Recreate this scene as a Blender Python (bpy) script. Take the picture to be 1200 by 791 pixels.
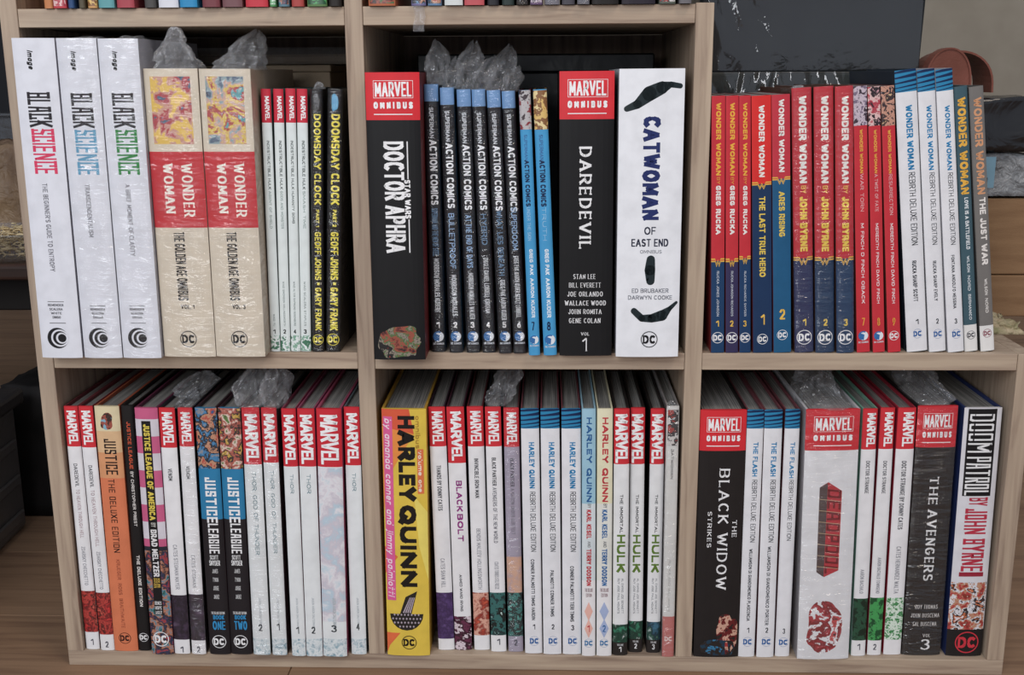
import bpy, bmesh, math, random
from mathutils import Vector, Matrix, noise

for o in list(bpy.data.objects): bpy.data.objects.remove(o, do_unlink=True)
S = bpy.context.scene
COL = S.collection
# ------------------------------------------------------------------ camera
cam_data = bpy.data.cameras.new('camera'); cam = bpy.data.objects.new('camera', cam_data); COL.objects.link(cam)
right = Vector((0.99953, 0.03034, -0.00543)); down = Vector((0.00171, -0.23051, -0.97307)); fwd = Vector((-0.03077, 0.9726, -0.23045))
rot = Matrix((right, -down, -fwd)).transposed()
cam.matrix_world = Matrix.Translation((0.1921, -1.1406, 0.29633)) @ rot.to_4x4()
cam_data.sensor_width = 36.0; cam_data.lens = 38.944; cam_data.clip_start = 0.02; cam_data.clip_end = 30
S.camera = cam
# ------------------------------------------------------------------ light
world = bpy.data.worlds.new('world'); S.world = world; world.use_nodes = True
wb = world.node_tree.nodes['Background']; wb.inputs[0].default_value = (0.80, 0.86, 1.0, 1); wb.inputs[1].default_value = 0.5
def area(name, loc, target, sx, sy, power, col):
    l = bpy.data.lights.new(name, 'AREA'); l.shape = 'RECTANGLE'; l.size = sx; l.size_y = sy; l.energy = power; l.color = col
    o = bpy.data.objects.new(name, l); COL.objects.link(o); o.location = loc
    o.rotation_euler = (Vector(target) - Vector(loc)).to_track_quat('-Z', 'Y').to_euler()
    return o
area('window_light', (-0.65, -2.4, 1.15), (0.15, 0, 0.1), 1.3, 1.5, 40, (0.95, 0.97, 1.0))
area('ceiling_lamp', (1.0, -1.2, 2.2), (0.3, 0.2, 0.0), 0.6, 0.6, 13, (1.0, 0.86, 0.72))
S.view_settings.view_transform = 'Standard'; S.view_settings.look = 'None'
S.view_settings.exposure = 0.0; S.view_settings.gamma = 1.0; S.view_settings.use_curve_mapping = False

# ------------------------------------------------------------------ materials
def lin(h):
    o = []
    for i in (0, 2, 4):
        c = int(h[i:i+2], 16) / 255
        o.append(c / 12.92 if c <= .04045 else ((c + .055) / 1.055) ** 2.4)
    l = .3*o[0] + .59*o[1] + .11*o[2]
    return tuple(x*.9 + l*.1 + .003 for x in o) + (1,)
MATS = {}
def newmat(name):
    m = bpy.data.materials.new(name); m.use_nodes = True; nt = m.node_tree
    return m, nt, nt.nodes['Principled BSDF']
def plain(h, rough=.5, spec=.22, fleck=True):
    k = ('plain', h, rough, spec)
    if k in MATS: return MATS[k]
    m, nt, b = newmat('print_' + h); N = nt.nodes; L = nt.links
    tc = N.new('ShaderNodeTexCoord'); no = N.new('ShaderNodeTexNoise'); no.inputs['Scale'].default_value = 55; no.inputs['Detail'].default_value = 3
    L.new(tc.outputs['Object'], no.inputs['Vector'])
    mx = N.new('ShaderNodeMix'); mx.data_type = 'RGBA'
    c = lin(h); mx.inputs['A'].default_value = tuple(x * .9 for x in c[:3]) + (1,); mx.inputs['B'].default_value = c
    cr = N.new('ShaderNodeMapRange'); cr.inputs[1].default_value = .3; cr.inputs[2].default_value = .6
    L.new(no.outputs['Fac'], cr.inputs[0]); L.new(cr.outputs[0], mx.inputs['Factor']); L.new(mx.outputs['Result'], b.inputs['Base Color'])
    b.inputs['Roughness'].default_value = rough; b.inputs['Specular IOR Level'].default_value = spec
    MATS[k] = m; return m
PAL = {
 'y':  (22, ['2b3040','46607a','b4343a','c98f7a','e3b93a','e3b93a','d8a08c','8a5a3a']),
 'b':  (24, ['2a2f40','52657c','8aa0a4','c99c88','d8b83a','b23a36','4a9aa0','c8c4b4']),
 'g':  (60, ['dfe6e2','7fae96','e4edeb','3c7a5c','cfd8d4']),
 'w':  (70, ['131316','5a5a5e','131316','8a8a90']),
 'c':  (60, ['131316','3aa0cc','2f8fc0','131316']),
 'ap': (34, ['141416','1d1a1a','6a2a24','9a4a34','4a6a3a','8a8070','141416','141416','b03028']),
 'rt': (45, ['4a9aa4','8a2a30','b8b4b4','3a2a30','d8d4cc']),
 'go': (45, ['c8923c','e0b860','8a5a2a','e8d090','5a3a22']),
 'dk': (70, ['2a2830','7a6a80','c8b8c4','3a2a38','e0d8dc']),
 'pk': (60, ['d8a0a8','2a1c22','e0b8b4','b83848','2a1c22']),
 'tn': (60, ['d8b080','3a2a2c','c89078','2a2026','b0a0a8']),
 'rd': (45, ['a01c20','d02a28','5a1416','c83a30','2a1012','e05a48']),
 'cb': (60, ['5fa0c0','7fb4c8','a04a3a','3a2420','7fb4c8']),
 'jl': (38, ['2a2c38','1f5a4a','4f8aa0','c07a5a','24222c','2f3a5a','b03a3a','24222c']),
 'pl': (40, ['2e2430','44344a','241c26','3a2c40','5a4a60']),
 'jb': (45, ['2a5a8a','b8463a','c08a6a','2a2a34','3a80b0','8a8a90','2a2a34']),
 'jc': (45, ['d8a8a0','c8a03a','3a3030','b05a4a','d8c0b0','5a7a3a','3a3030']),
 'th': (60, ['c8d6da','8fb0bc','e4eaea','6f98a8']),
 't3': (16, ['d6d4dc','c4d8e2','e6e4e8','cfc8d2','b8d0de','e8e6ea']),
 'vi': (55, ['4a2f66','5a3f7a','3a2450','6a4f8a']),
 'bb': (48, ['4a1c34','6a2a4a','3a1428','d8c8d0','4a1c34','5a2440']),
 'im': (40, ['b8382a','d85a3a','8a241c','e8b098','a03024']),
 'bp': (40, ['8fc0b8','1c3436','2f6a66','14201f','c0dcd4']),
 'bq': (45, ['1f4a4c','2f7a74','122a2c','4a9a90','1a3638']),
 'pe': (22, ['c8a08c','b8a0a8','d8a888','a99ab0']),
 'hg': (50, ['1f5a46','2f8a68','14342a','1c4a3a','e9eaea']),
 'hb': (50, ['1f4258','3a7088','122a38','2a5a48','c0ccd0']),
 'bw': (50, ['8a8888','d0ccc8','3a3a3c','a03a34','b8b4b2']),
 'wd': (40, ['8a1c20','a82a28','d0a088','6a1418','241f1e','241f1e']),
 'wb': (36, ['1d5a7c','2a7aa4','241f1e','12384e','241f1e']),
 'dp': (26, ['e6e6e8','e6e6e8','b0343a','8a2428','e6e6e8','c8484a','3a3234']),
 'ds1':(55, ['1a3a28','24523a','122a1c','2f6a48']),
 'ds2':(55, ['1f7a3c','14502a','3aa050','0f3a1c']),
 'ds3':(80, ['b8d8bc','3a8a4c','d8e8d8','6fb07c','c8e0ca']),
 'jp': (42, ['dedde2','d07040','2a2428','dedde2','c08a6a','b83a3a','8a3020','e8e0d8']),
}
def art(pal, seed):
    k = ('art', pal, seed)
    if k in MATS: return MATS[k]
    m, nt, b = newmat('picture_' + pal); N = nt.nodes; L = nt.links
    sc, cols = PAL[pal]
    tc = N.new('ShaderNodeTexCoord'); mp = N.new('ShaderNodeMapping'); mp.inputs['Location'].default_value = (seed * 3.17, seed * 1.3, seed * .71)
    L.new(tc.outputs['Object'], mp.inputs['Vector'])
    no = N.new('ShaderNodeTexNoise'); no.inputs['Scale'].default_value = sc * 2.1; no.inputs['Detail'].default_value = 5; no.inputs['Distortion'].default_value = .35
    no.inputs['Roughness'].default_value = .62
    L.new(mp.outputs[0], no.inputs['Vector'])
    r = N.new('ShaderNodeValToRGB'); r.color_ramp.interpolation = 'LINEAR' if pal in ('t3', 'pe', 'th', 'rd', 'im', 'pl', 'vi', 'jl', 'hg', 'hb') else 'CONSTANT'
    n = len(cols)
    while len(r.color_ramp.elements) < n: r.color_ramp.elements.new(.5)
    for i, c in enumerate(cols):
        r.color_ramp.elements[i].position = 0 if i == 0 else .34 + .34 * (i - 1) / max(1, n - 2); 
    for i, c in enumerate(cols): r.color_ramp.elements[i].color = lin(c)
    L.new(no.outputs['Fac'], r.inputs[0]); L.new(r.outputs[0], b.inputs['Base Color']); b.inputs['Roughness'].default_value = .38
    MATS[k] = m; return m
def wood(name, axis, c0='806a59', c1='ab957f', c2='bda88f', fine=1.0):
    m, nt, b = newmat(name); N = nt.nodes; L = nt.links
    tc = N.new('ShaderNodeTexCoord'); mp = N.new('ShaderNodeMapping')
    s = [150, 150, 150]; s[axis] = 9
    mp.inputs['Scale'].default_value = [x * fine for x in s]
    L.new(tc.outputs['Object'], mp.inputs[0])
    n1 = N.new('ShaderNodeTexNoise'); n1.inputs['Scale'].default_value = 1; n1.inputs['Detail'].default_value = 4; n1.inputs['Distortion'].default_value = .6
    L.new(mp.outputs[0], n1.inputs['Vector'])
    mp2 = N.new('ShaderNodeMapping'); s2 = [38, 38, 38]; s2[axis] = 3; mp2.inputs['Scale'].default_value = [x * fine for x in s2]
    L.new(tc.outputs['Object'], mp2.inputs[0])
    n2 = N.new('ShaderNodeTexNoise'); n2.inputs['Scale'].default_value = 1; n2.inputs['Detail'].default_value = 5; n2.inputs['Distortion'].default_value = 1.2
    L.new(mp2.outputs[0], n2.inputs['Vector'])
    ad = N.new('ShaderNodeMath'); ad.operation = 'MULTIPLY_ADD'; ad.inputs[1].default_value = .55
    sb = N.new('ShaderNodeMath'); sb.operation = 'MULTIPLY'; sb.inputs[1].default_value = .45
    L.new(n1.outputs['Fac'], sb.inputs[0]); L.new(n2.outputs['Fac'], ad.inputs[0]); L.new(sb.outputs[0], ad.inputs[2])
    r = N.new('ShaderNodeValToRGB'); e = r.color_ramp.elements; e[0].position = .33; e[0].color = lin(c0); e[1].position = .62; e[1].color = lin(c2)
    x = e.new(.47); x.color = lin(c1)
    L.new(ad.outputs[0], r.inputs[0]); L.new(r.outputs[0], b.inputs['Base Color'])
    b.inputs['Roughness'].default_value = .55; b.inputs['Specular IOR Level'].default_value = .3
    bp = N.new('ShaderNodeBump'); bp.inputs['Strength'].default_value = .12; bp.inputs['Distance'].default_value = .001
    L.new(n1.outputs['Fac'], bp.inputs['Height']); L.new(bp.outputs[0], b.inputs['Normal'])
    return m
WOOD_X = wood('oak_along', 0); WOOD_Z = wood('oak_upright', 2)
def speckled(name, c0, c1, scale, rough=.6, spec=.4, bump=0, bscale=40, stretch=(1, 1, 1), detail=4):
    m, nt, b = newmat(name); N = nt.nodes; L = nt.links
    tc = N.new('ShaderNodeTexCoord'); mp = N.new('ShaderNodeMapping'); mp.inputs['Scale'].default_value = stretch
    L.new(tc.outputs['Object'], mp.inputs[0])
    no = N.new('ShaderNodeTexNoise'); no.inputs['Scale'].default_value = scale; no.inputs['Detail'].default_value = detail
    L.new(mp.outputs[0], no.inputs['Vector'])
    r = N.new('ShaderNodeValToRGB'); r.color_ramp.elements[0].position = .35; r.color_ramp.elements[0].color = lin(c0); r.color_ramp.elements[1].position = .65; r.color_ramp.elements[1].color = lin(c1)
    L.new(no.outputs['Fac'], r.inputs[0]); L.new(r.outputs[0], b.inputs['Base Color'])
    b.inputs['Roughness'].default_value = rough; b.inputs['Specular IOR Level'].default_value = spec
    if bump:
        n2 = N.new('ShaderNodeTexNoise'); n2.inputs['Scale'].default_value = bscale; n2.inputs['Detail'].default_value = 3; n2.inputs['Distortion'].default_value = 1
        L.new(mp.outputs[0], n2.inputs['Vector'])
        bp = N.new('ShaderNodeBump'); bp.inputs['Strength'].default_value = bump; bp.inputs['Distance'].default_value = .01
        L.new(n2.outputs['Fac'], bp.inputs['Height']); L.new(bp.outputs[0], b.inputs['Normal'])
    return m
PAGES = speckled('page_edges', '5c5c5c', 'a3a19b', 1.0, .8, .1, stretch=(1400, 8, 8), detail=2)  # streaked paper, greyed so the colour carries shade on the book tops
def film(name, haze, scale, strength, rough=.12, tint=(1, 1, 1, 1), gloss=.16):
    m = bpy.data.materials.new(name); m.use_nodes = True; nt = m.node_tree; N = nt.nodes; L = nt.links
    N.clear(); out = N.new('ShaderNodeOutputMaterial')
    tr = N.new('ShaderNodeBsdfTransparent'); tr.inputs[0].default_value = tint
    gl = N.new('ShaderNodeBsdfGlossy'); gl.inputs['Roughness'].default_value = rough
    df = N.new('ShaderNodeBsdfTranslucent'); df.inputs[0].default_value = (.85, .87, .9, 1)
    dd = N.new('ShaderNodeBsdfDiffuse'); dd.inputs[0].default_value = (.85, .87, .9, 1)
    ms = N.new('ShaderNodeMixShader'); ms.inputs[0].default_value = .5; L.new(df.outputs[0], ms.inputs[1]); L.new(dd.outputs[0], ms.inputs[2])
    m1 = N.new('ShaderNodeMixShader'); m1.inputs[0].default_value = haze; L.new(tr.outputs[0], m1.inputs[1]); L.new(ms.outputs[0], m1.inputs[2])
    lw = N.new('ShaderNodeLayerWeight'); lw.inputs['Blend'].default_value = .5; fp = N.new('ShaderNodeMath'); fp.operation = 'POWER'; fp.inputs[1].default_value = 4.0; L.new(lw.outputs['Facing'], fp.inputs[0]); fr = N.new('ShaderNodeMath'); fr.operation = 'MULTIPLY'; fr.inputs[1].default_value = .55; L.new(fp.outputs[0], fr.inputs[0])
    ad = N.new('ShaderNodeMath'); ad.operation = 'ADD'; ad.inputs[1].default_value = gloss; ad.use_clamp = True; L.new(fr.outputs[0], ad.inputs[0])
    m2 = N.new('ShaderNodeMixShader'); L.new(ad.outputs[0], m2.inputs[0]); L.new(m1.outputs[0], m2.inputs[1]); L.new(gl.outputs[0], m2.inputs[2])
    tc = N.new('ShaderNodeTexCoord'); no = N.new('ShaderNodeTexNoise'); no.inputs['Scale'].default_value = scale; no.inputs['Detail'].default_value = 3; no.inputs['Distortion'].default_value = 1.5
    mp = N.new('ShaderNodeMapping'); mp.inputs['Scale'].default_value = (.7, 1, 4.2) if name == 'shrink_film' else (1, 1, 1); mp.inputs['Rotation'].default_value = (0, .35, 0)
    L.new(tc.outputs['Object'], mp.inputs[0]); L.new(mp.outputs[0], no.inputs['Vector'])
    bp = N.new('ShaderNodeBump'); bp.inputs['Strength'].default_value = strength; bp.inputs['Distance'].default_value = .01
    L.new(no.outputs['Fac'], bp.inputs['Height']); L.new(bp.outputs[0], gl.inputs['Normal']); pass
    L.new(m2.outputs[0], out.inputs[0]); return m
FILM = film('shrink_film', .01, 24, .8, .10, gloss=.06)
CRUMPLE = film('crumpled_film', .20, 90, 1.0, .11, gloss=.13)

# ------------------------------------------------------------------ mesh helpers
def mesh_obj(name, verts, faces, mats, idx=None, parent=None, smooth=False):
    me = bpy.data.meshes.new(name); me.from_pydata(verts, [], faces)
    for m in mats: me.materials.append(m)
    if idx: me.polygons.foreach_set('material_index', idx)
    if smooth: me.polygons.foreach_set('use_smooth', [True] * len(me.polygons))
    me.update(); o = bpy.data.objects.new(name, me); COL.objects.link(o)
    if parent: o.parent = parent
    return o
def empty(name, loc=(0, 0, 0), rot=(0, 0, 0)):
    o = bpy.data.objects.new(name, None); COL.objects.link(o); o.location = loc; o.rotation_euler = rot; o.empty_display_size = .02
    return o
def tag(o, label, cat, group=None):
    o['label'] = label; o['category'] = cat
    if group: o['group'] = group
    return o
def bevel_box(name, x0, x1, y0, y1, z0, z1, mat, parent=None, bev=.0006, seg=1, origin=None):
    bm = bmesh.new(); bmesh.ops.create_cube(bm, size=1)
    for v in bm.verts: v.co = Vector(((x0 + x1) / 2 + v.co.x * (x1 - x0), (y0 + y1) / 2 + v.co.y * (y1 - y0), (z0 + z1) / 2 + v.co.z * (z1 - z0)))
    if bev: bmesh.ops.bevel(bm, geom=bm.edges[:], offset=bev, segments=seg, affect='EDGES', profile=.5)
    if origin:
        for v in bm.verts: v.co -= Vector(origin)
    me = bpy.data.meshes.new(name); bm.to_mesh(me); bm.free(); me.materials.append(mat)
    o = bpy.data.objects.new(name, me); COL.objects.link(o)
    if origin: o.location = origin
    if parent: o.parent = parent
    return o

# ------------------------------------------------------------------ the setting
T_ = .009; FLOOR_Z = -.3630
FLOORM = wood('floor_laminate', 0, '755640', '8a6a4e', '977557', .7)
WALLM = speckled('wall_paint', 'a69c8a', 'b4aa98', 6, .9, .1)
fl = bevel_box('floor', -3, 3.2, -2.6, 2.25, FLOOR_Z - .03, FLOOR_Z - .0024, FLOORM, bev=0); fl['kind'] = 'structure'
for i in range(-6, 9):       # laminate planks, joints recessed
    y0 = .118 + i * .19
    if -1.0 < y0 < 2.0:
        x = -2.0 + (i % 3) * .35
        while x < 2.6:
            p = bevel_box('plank', x + .0006, x + 1.2, y0 + .0006, y0 + .1894, FLOOR_Z - .0026, FLOOR_Z, FLOORM, fl, bev=.0005); x += 1.2006
w = bevel_box('wall_back', -3, 3.2, 2.25, 2.35, FLOOR_Z - .03, 2.2, WALLM, bev=0); w['kind'] = 'structure'
bb = bevel_box('baseboard_back', -3, 3.2, 2.235, 2.2505, FLOOR_Z, FLOOR_Z + .06, plain('cfc6b8', .6), bev=.002); bb['kind'] = 'structure'

# ------------------------------------------------------------------ the cube shelf
W = .348; HU = .35454; HD = .35399; DEP = .33
unit = tag(empty('cube_shelf_unit', (0, 0, FLOOR_Z)), 'stepped oak-coloured open cube bookcase filled with upright volumes, standing on the floor', 'bookcase')
def ub(name, x0, x1, y0, y1, z0, z1, m, bev=.0005): 
    o = bevel_box(name, x0, x1, y0, y1, z0, z1, m, None, bev); o.parent = unit; o.matrix_parent_inverse = Matrix.Translation((0, 0, -FLOOR_Z)); return o
zb = -HD - T_; zt = HU + T_
ub('side_panel', -W - T_, -W + T_, 0, DEP, zb + .0181, zt + .36, WOOD_Z)
ub('side_panel', 2*W - T_, 2*W + T_, 0, DEP, zb + .0181, T_, WOOD_Z)
ub('bottom_board', -W - T_, 2*W + T_, 0, DEP, zb, zb + .018, WOOD_X)
ub('divider', -T_, T_, 0, DEP, zb + .0181, zt + .36, WOOD_Z)
ub('divider', W - T_, W + T_, 0, DEP, zb + .0181, zt + .0012, WOOD_Z)
for k in range(3): ub('shelf_board', (k - 1) * W + T_ + .0003, k * W - T_ - .0003, 0.0008, DEP, -T_, T_, WOOD_X)
for k in range(2): ub('shelf_board', (k - 1) * W + T_ + .0003, k * W - T_ - .0003, 0.0008, DEP, HU - T_, HU + T_, WOOD_X)
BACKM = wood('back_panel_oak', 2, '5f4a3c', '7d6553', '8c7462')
for k, z0, z1 in ((0, -HD + T_, -T_), (1, -HD + T_, -T_), (2, -HD + T_, -T_), (0, T_, HU - T_), (1, T_, HU - T_), (0, HU + T_, zt + .35)):
    ub('back_panel', (k - 1) * W + T_ + .0003, k * W - T_ - .0003, DEP - .006, DEP - .001, z0 + .0003, z1 - .0003, BACKM, 0)
ub('top_board', -W + T_ + .0003, -T_ - .0003, 0, DEP, zt + .342, zt + .36, WOOD_X)

# ------------------------------------------------------------------ stroke lettering
G = {
'A':(.9,'0,0 .45,1 .9,0|.17,.32 .73,.32'),'B':(.75,'0,0 0,1 .42,1 @.42,.76,.3,.24,90,-90 0,.52|.42,.52 @.45,.26,.3,.26,90,-90 0,0'),
'C':(.8,'@.42,.5,.42,.5,50,310'),'D':(.8,'0,0 0,1 .32,1 @.35,.5,.45,.5,90,-90 0,0'),'E':(.62,'.62,1 0,1 0,0 .62,0|0,.5 .54,.5'),
'F':(.6,'.6,1 0,1 0,0|0,.5 .5,.5'),'G':(.85,'@.42,.5,.42,.5,50,340 .84,.46 .5,.46'),'H':(.75,'0,0 0,1|.75,0 .75,1|0,.5 .75,.5'),
'I':(0,'0,0 0,1'),'J':(.5,'.5,1 .5,.27 @.25,.27,.25,.27,0,-170'),'K':(.74,'0,0 0,1|.74,1 0,.4|.2,.56 .74,0'),'L':(.58,'0,1 0,0 .58,0'),
'M':(.95,'0,0 0,1 .475,.2 .95,1 .95,0'),'N':(.78,'0,0 0,1 .78,0 .78,1'),'O':(.9,'@.45,.5,.45,.5,0,360'),'P':(.72,'0,0 0,1 .4,1 @.4,.73,.32,.27,90,-90 0,.46'),
'Q':(.9,'@.45,.5,.45,.5,0,360|.55,.25 .9,-.05'),'R':(.76,'0,0 0,1 .4,1 @.4,.73,.34,.27,90,-90 0,.46|.35,.46 .76,0'),
'S':(.7,'@.35,.745,.33,.255,35,270 @.35,.245,.35,.245,90,-145'),'T':(.74,'0,1 .74,1|.37,1 .37,0'),'U':(.78,'0,1 0,.35 @.39,.35,.39,.35,180,360 .78,1'),
'V':(.88,'0,1 .44,0 .88,1'),'W':(1.2,'0,1 .3,0 .6,.85 .9,0 1.2,1'),'X':(.8,'0,0 .8,1|0,1 .8,0'),'Y':(.8,'0,1 .4,.48 .8,1|.4,.48 .4,0'),'Z':(.7,'0,1 .7,1 0,0 .7,0'),
'0':(.7,'@.35,.5,.35,.5,0,360'),'1':(.25,'0,.78 .25,1 .25,0'),'2':(.65,'@.325,.7,.32,.3,160,-35 0,0 .65,0'),'3':(.62,'@.28,.76,.3,.24,150,-90 @.28,.26,.34,.26,90,-150'),
'4':(.7,'.52,0 .52,1 0,.28 .7,.28'),'5':(.62,'.58,1 .05,1 .03,.56 @.28,.32,.34,.32,110,-150'),'6':(.65,'.5,1 @.33,.3,.33,.3,160,-200'),'7':(.62,'0,1 .62,1 .2,0'),
'8':(.66,'@.33,.76,.28,.24,0,360|@.33,.26,.33,.26,0,360'),'9':(.65,'.15,0 @.32,.7,.32,.3,-20,340'),
'.':(0,'0,0 0,.03'),':':(0,'0,.1 0,.14|0,.62 0,.66'),"'":(0,'0,.75 0,1'),'-':(.3,'0,.5 .3,.5'),'&':(.8,'.8,0 .2,.75 @.35,.8,.17,.2,180,0 .05,.35 @.3,.22,.28,.22,160,330 .75,.4'),
'a':(.5,'@.25,.3,.25,.3,0,360|.5,.6 .5,0'),'b':(.5,'0,1 0,0|@.25,.3,.25,.3,0,360'),'c':(.45,'@.25,.3,.25,.3,50,310'),'d':(.5,'.5,1 .5,0|@.25,.3,.25,.3,0,360'),
'e':(.5,'0,.3 .5,.3 @.25,.3,.25,.3,0,310'),'g':(.5,'@.25,.3,.25,.3,0,360|.5,.6 .5,-.1 @.25,-.1,.25,.16,0,-150'),'i':(0,'0,0 0,.6|0,.82 0,.9'),'j':(.15,'.15,.6 .15,-.1 0,-.25|.15,.82 .15,.9'),
'l':(0,'0,0 0,1'),'m':(.8,'0,0 0,.6|0,.4 @.2,.4,.2,.2,180,0 .4,0|.4,.4 @.6,.4,.2,.2,180,0 .8,0'),'n':(.45,'0,0 0,.6|0,.37 @.225,.37,.225,.23,180,0 .45,0'),
'o':(.5,'@.25,.3,.25,.3,0,360'),'p':(.5,'0,.6 0,-.3|@.25,.3,.25,.3,0,360'),'r':(.3,'0,0 0,.6|0,.35 @.2,.38,.2,.22,180,60'),'s':(.42,'@.21,.46,.2,.15,35,270 @.21,.15,.2,.15,90,-145'),
't':(.35,'.15,.95 .15,0|0,.62 .35,.62'),'u':(.45,'0,.6 0,.22 @.225,.22,.225,.22,180,360 .45,.6 .45,0'),'v':(.45,'0,.6 .225,0 .45,.6'),'y':(.45,'0,.6 .22,.02|.45,.6 .08,-.3'),
}
# squared condensed capitals for display titles
K = {'B':(.6,'0,0 0,1 .6,1 .6,0 0,0|0,.5 .6,.5'),'C':(.6,'.6,.75 .6,1 0,1 0,0 .6,0 .6,.25'),'O':(.6,'0,.06 .06,0 .54,0 .6,.06 .6,.94 .54,1 .06,1 0,.94 0,.06'),'D':(.6,'0,0 0,1 .5,1 .6,.9 .6,.1 .5,0 0,0'),
'S':(.55,'.55,.8 .55,1 0,1 0,.55 .55,.45 .55,0 0,0 0,.2'),'U':(.58,'0,1 0,.06 .06,0 .52,0 .58,.06 .58,1'),'J':(.45,'.45,1 .45,0 0,0 0,.3'),'R':(.6,'0,0 0,1 .6,1 .6,.48 0,.48|.35,.48 .6,0'),
'P':(.58,'0,0 0,1 .58,1 .58,.45 0,.45'),'G':(.6,'.6,.75 .6,1 0,1 0,0 .6,0 .6,.48 .35,.48'),'M':(.85,'0,0 0,1 .425,.4 .85,1 .85,0'),'A':(.65,'0,0 .12,1 .53,1 .65,0|.05,.4 .6,.4')}
def parse(s):
    out = []
    for part in s.split('|'):
        pts = []
        for tok in part.split():
            if tok[0] == '@':
                cx, cy, rx, ry, a0, a1 = map(float, tok[1:].split(','))
                n = max(2, int(abs(a1 - a0) / 30 + .5))
                for i in range(n + 1):
                    a = math.radians(a0 + (a1 - a0) * i / n); pts.append((cx + rx * math.cos(a), cy + ry * math.sin(a)))
            else:
                pts.append(tuple(map(float, tok.split(','))))
        q = [pts[0]]
        for p in pts[1:]:
            if abs(p[0] - q[-1][0]) + abs(p[1] - q[-1][1]) > .01: q.append(p)
        out.append(q)
    return out
GP = {k: (v[0], parse(v[1])) for k, v in G.items()}; KP = {k: (v[0], parse(v[1])) for k, v in K.items()}
def text_polys(s, L, Hh, wf, st=''):
    """quads in a box L along, Hh tall"""
    serif = st == 'serif'; tab = KP if st == 'k' else {}
    nl = len(s.replace(' ', '')); w = min(wf * Hh, (.26 if st == 'k' else .2 if serif else .27) * L / (nl + .4 * s.count(' '))); gl = []
    for ch in s:
        if ch == ' ': gl.append(None); continue
        gl.append(tab.get(ch) or GP.get(ch) or GP.get(ch.upper()) or GP['-'])
    if st == 'm': track, sp = .04, .3
    elif st == 'wide': track, sp = .75, .5
    else: track, sp = (.3 if serif else .26 if st == 'k' else .17), .42
    n = sum(1 for g in gl if g); tw = sum(g[0] for g in gl if g) + sp * gl.count(None) + track * (len(gl) - 1)
    if L - n * w < .35 * L: w = .65 * L / max(1, n)
    if wf * Hh > w: pass
    k = (L - n * w) / max(tw, .3); k = min(k, Hh * 2.6)
    used = n * w + k * tw; s0 = (L - used) / 2
    wy = min(wf * Hh, max(w * 1.1, .13 * Hh))
    hh = Hh - wy; polys = []
    vw, hw = (w, wy * .45) if serif else (w, wy)
    lc = any(c.islower() for c in s)
    for g in gl:
        if g is None: s0 += k * (sp + track); continue
        sl = .22 * Hh if st == 'i' else 0
        for pl in g[1]:
            P = [(s0 + w / 2 + x * k, wy / 2 + y * hh) for x, y in pl]
            closed = abs(pl[0][0] - pl[-1][0]) + abs(pl[0][1] - pl[-1][1]) < .01 and len(pl) > 2
            m = len(P) - 1
            D = []
            for i in range(m):
                dx, dy = P[i+1][0] - P[i][0], P[i+1][1] - P[i][1]; l = math.hypot(dx, dy) or 1e-9; D.append((dx / l, dy / l, l))
            for i in range(m):
                dx, dy, l = D[i]
                lw = vw * abs(dy) + hw * abs(dx)
                def ext(j):
                    if j < 0 or j >= m:
                        if not closed: return (wy if abs(dy) > .5 else w) * .5 if not serif else hw * .5
                        j %= m
                    c = max(-1, min(1, dx * D[j][0] + dy * D[j][1])); a = math.acos(c)
                    return lw / 2 * (math.tan(a / 2) if a < 1.62 else .35)
                e0, e1 = ext(i - 1), ext(i + 1)
                ax, ay = P[i][0] - dx * e0, P[i][1] - dy * e0; bx_, by_ = P[i+1][0] + dx * e1, P[i+1][1] + dy * e1
                nx, ny = -dy * lw / 2, dx * lw / 2
                seg = max(1, int(math.hypot(bx_ - ax, by_ - ay) / .006))
                for q in range(seg):
                    t0, t1 = q / seg, (q + 1) / seg
                    x0, y0, x1, y1 = ax + (bx_ - ax) * t0, ay + (by_ - ay) * t0, ax + (bx_ - ax) * t1, ay + (by_ - ay) * t1
                    polys.append([(x0 + nx, y0 + ny), (x0 - nx, y0 - ny), (x1 - nx, y1 - ny), (x1 + nx, y1 + ny)])
            if serif and not closed:
                for (px, py), d in ((P[0], D[0]), (P[-1], D[-1])):
                    if abs(d[1]) > .75:
                        polys.append([(px - vw * .85, py - hw / 2), (px + vw * .85, py - hw / 2), (px + vw * .85, py + hw / 2), (px - vw * .85, py + hw / 2)])
                    elif abs(d[0]) > .9 and len(P) < 5:
                        polys.append([(px - hw / 2, py - vw * .55), (px + hw / 2, py - vw * .55), (px + hw / 2, py + vw * .55), (px - hw / 2, py + vw * .55)])
        s0 += w + k * (g[0] + track)
    if st == 'i': polys = [[(x + .2 * (y - Hh / 2), y) for x, y in p] for p in polys]
    return polys
def disk(cx, cz, r, n=24): return [[(cx, cz), (cx + r * math.cos(2*math.pi*i/n), cz + r * math.sin(2*math.pi*i/n)), (cx + r * math.cos(2*math.pi*(i+1)/n), cz + r * math.sin(2*math.pi*(i+1)/n))] for i in range(n)]
def ring(cx, cz, r0, r1, n=28, a0=0, a1=360):
    o = []
    for i in range(n):
        a, b = math.radians(a0 + (a1 - a0) * i / n), math.radians(a0 + (a1 - a0) * (i + 1) / n)
        o.append([(cx + r0 * math.cos(a), cz + r0 * math.sin(a)), (cx + r1 * math.cos(a), cz + r1 * math.sin(a)), (cx + r1 * math.cos(b), cz + r1 * math.sin(b)), (cx + r0 * math.cos(b), cz + r0 * math.sin(b))])
    return o
def rect(x0, x1, z0, z1, n=8, m=1):
    o = []
    for i in range(n):
        a, b = x0 + (x1 - x0) * i / n, x0 + (x1 - x0) * (i + 1) / n
        o.append([(a, z0), (b, z0), (b, z1), (a, z1)])
    return o
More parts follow.
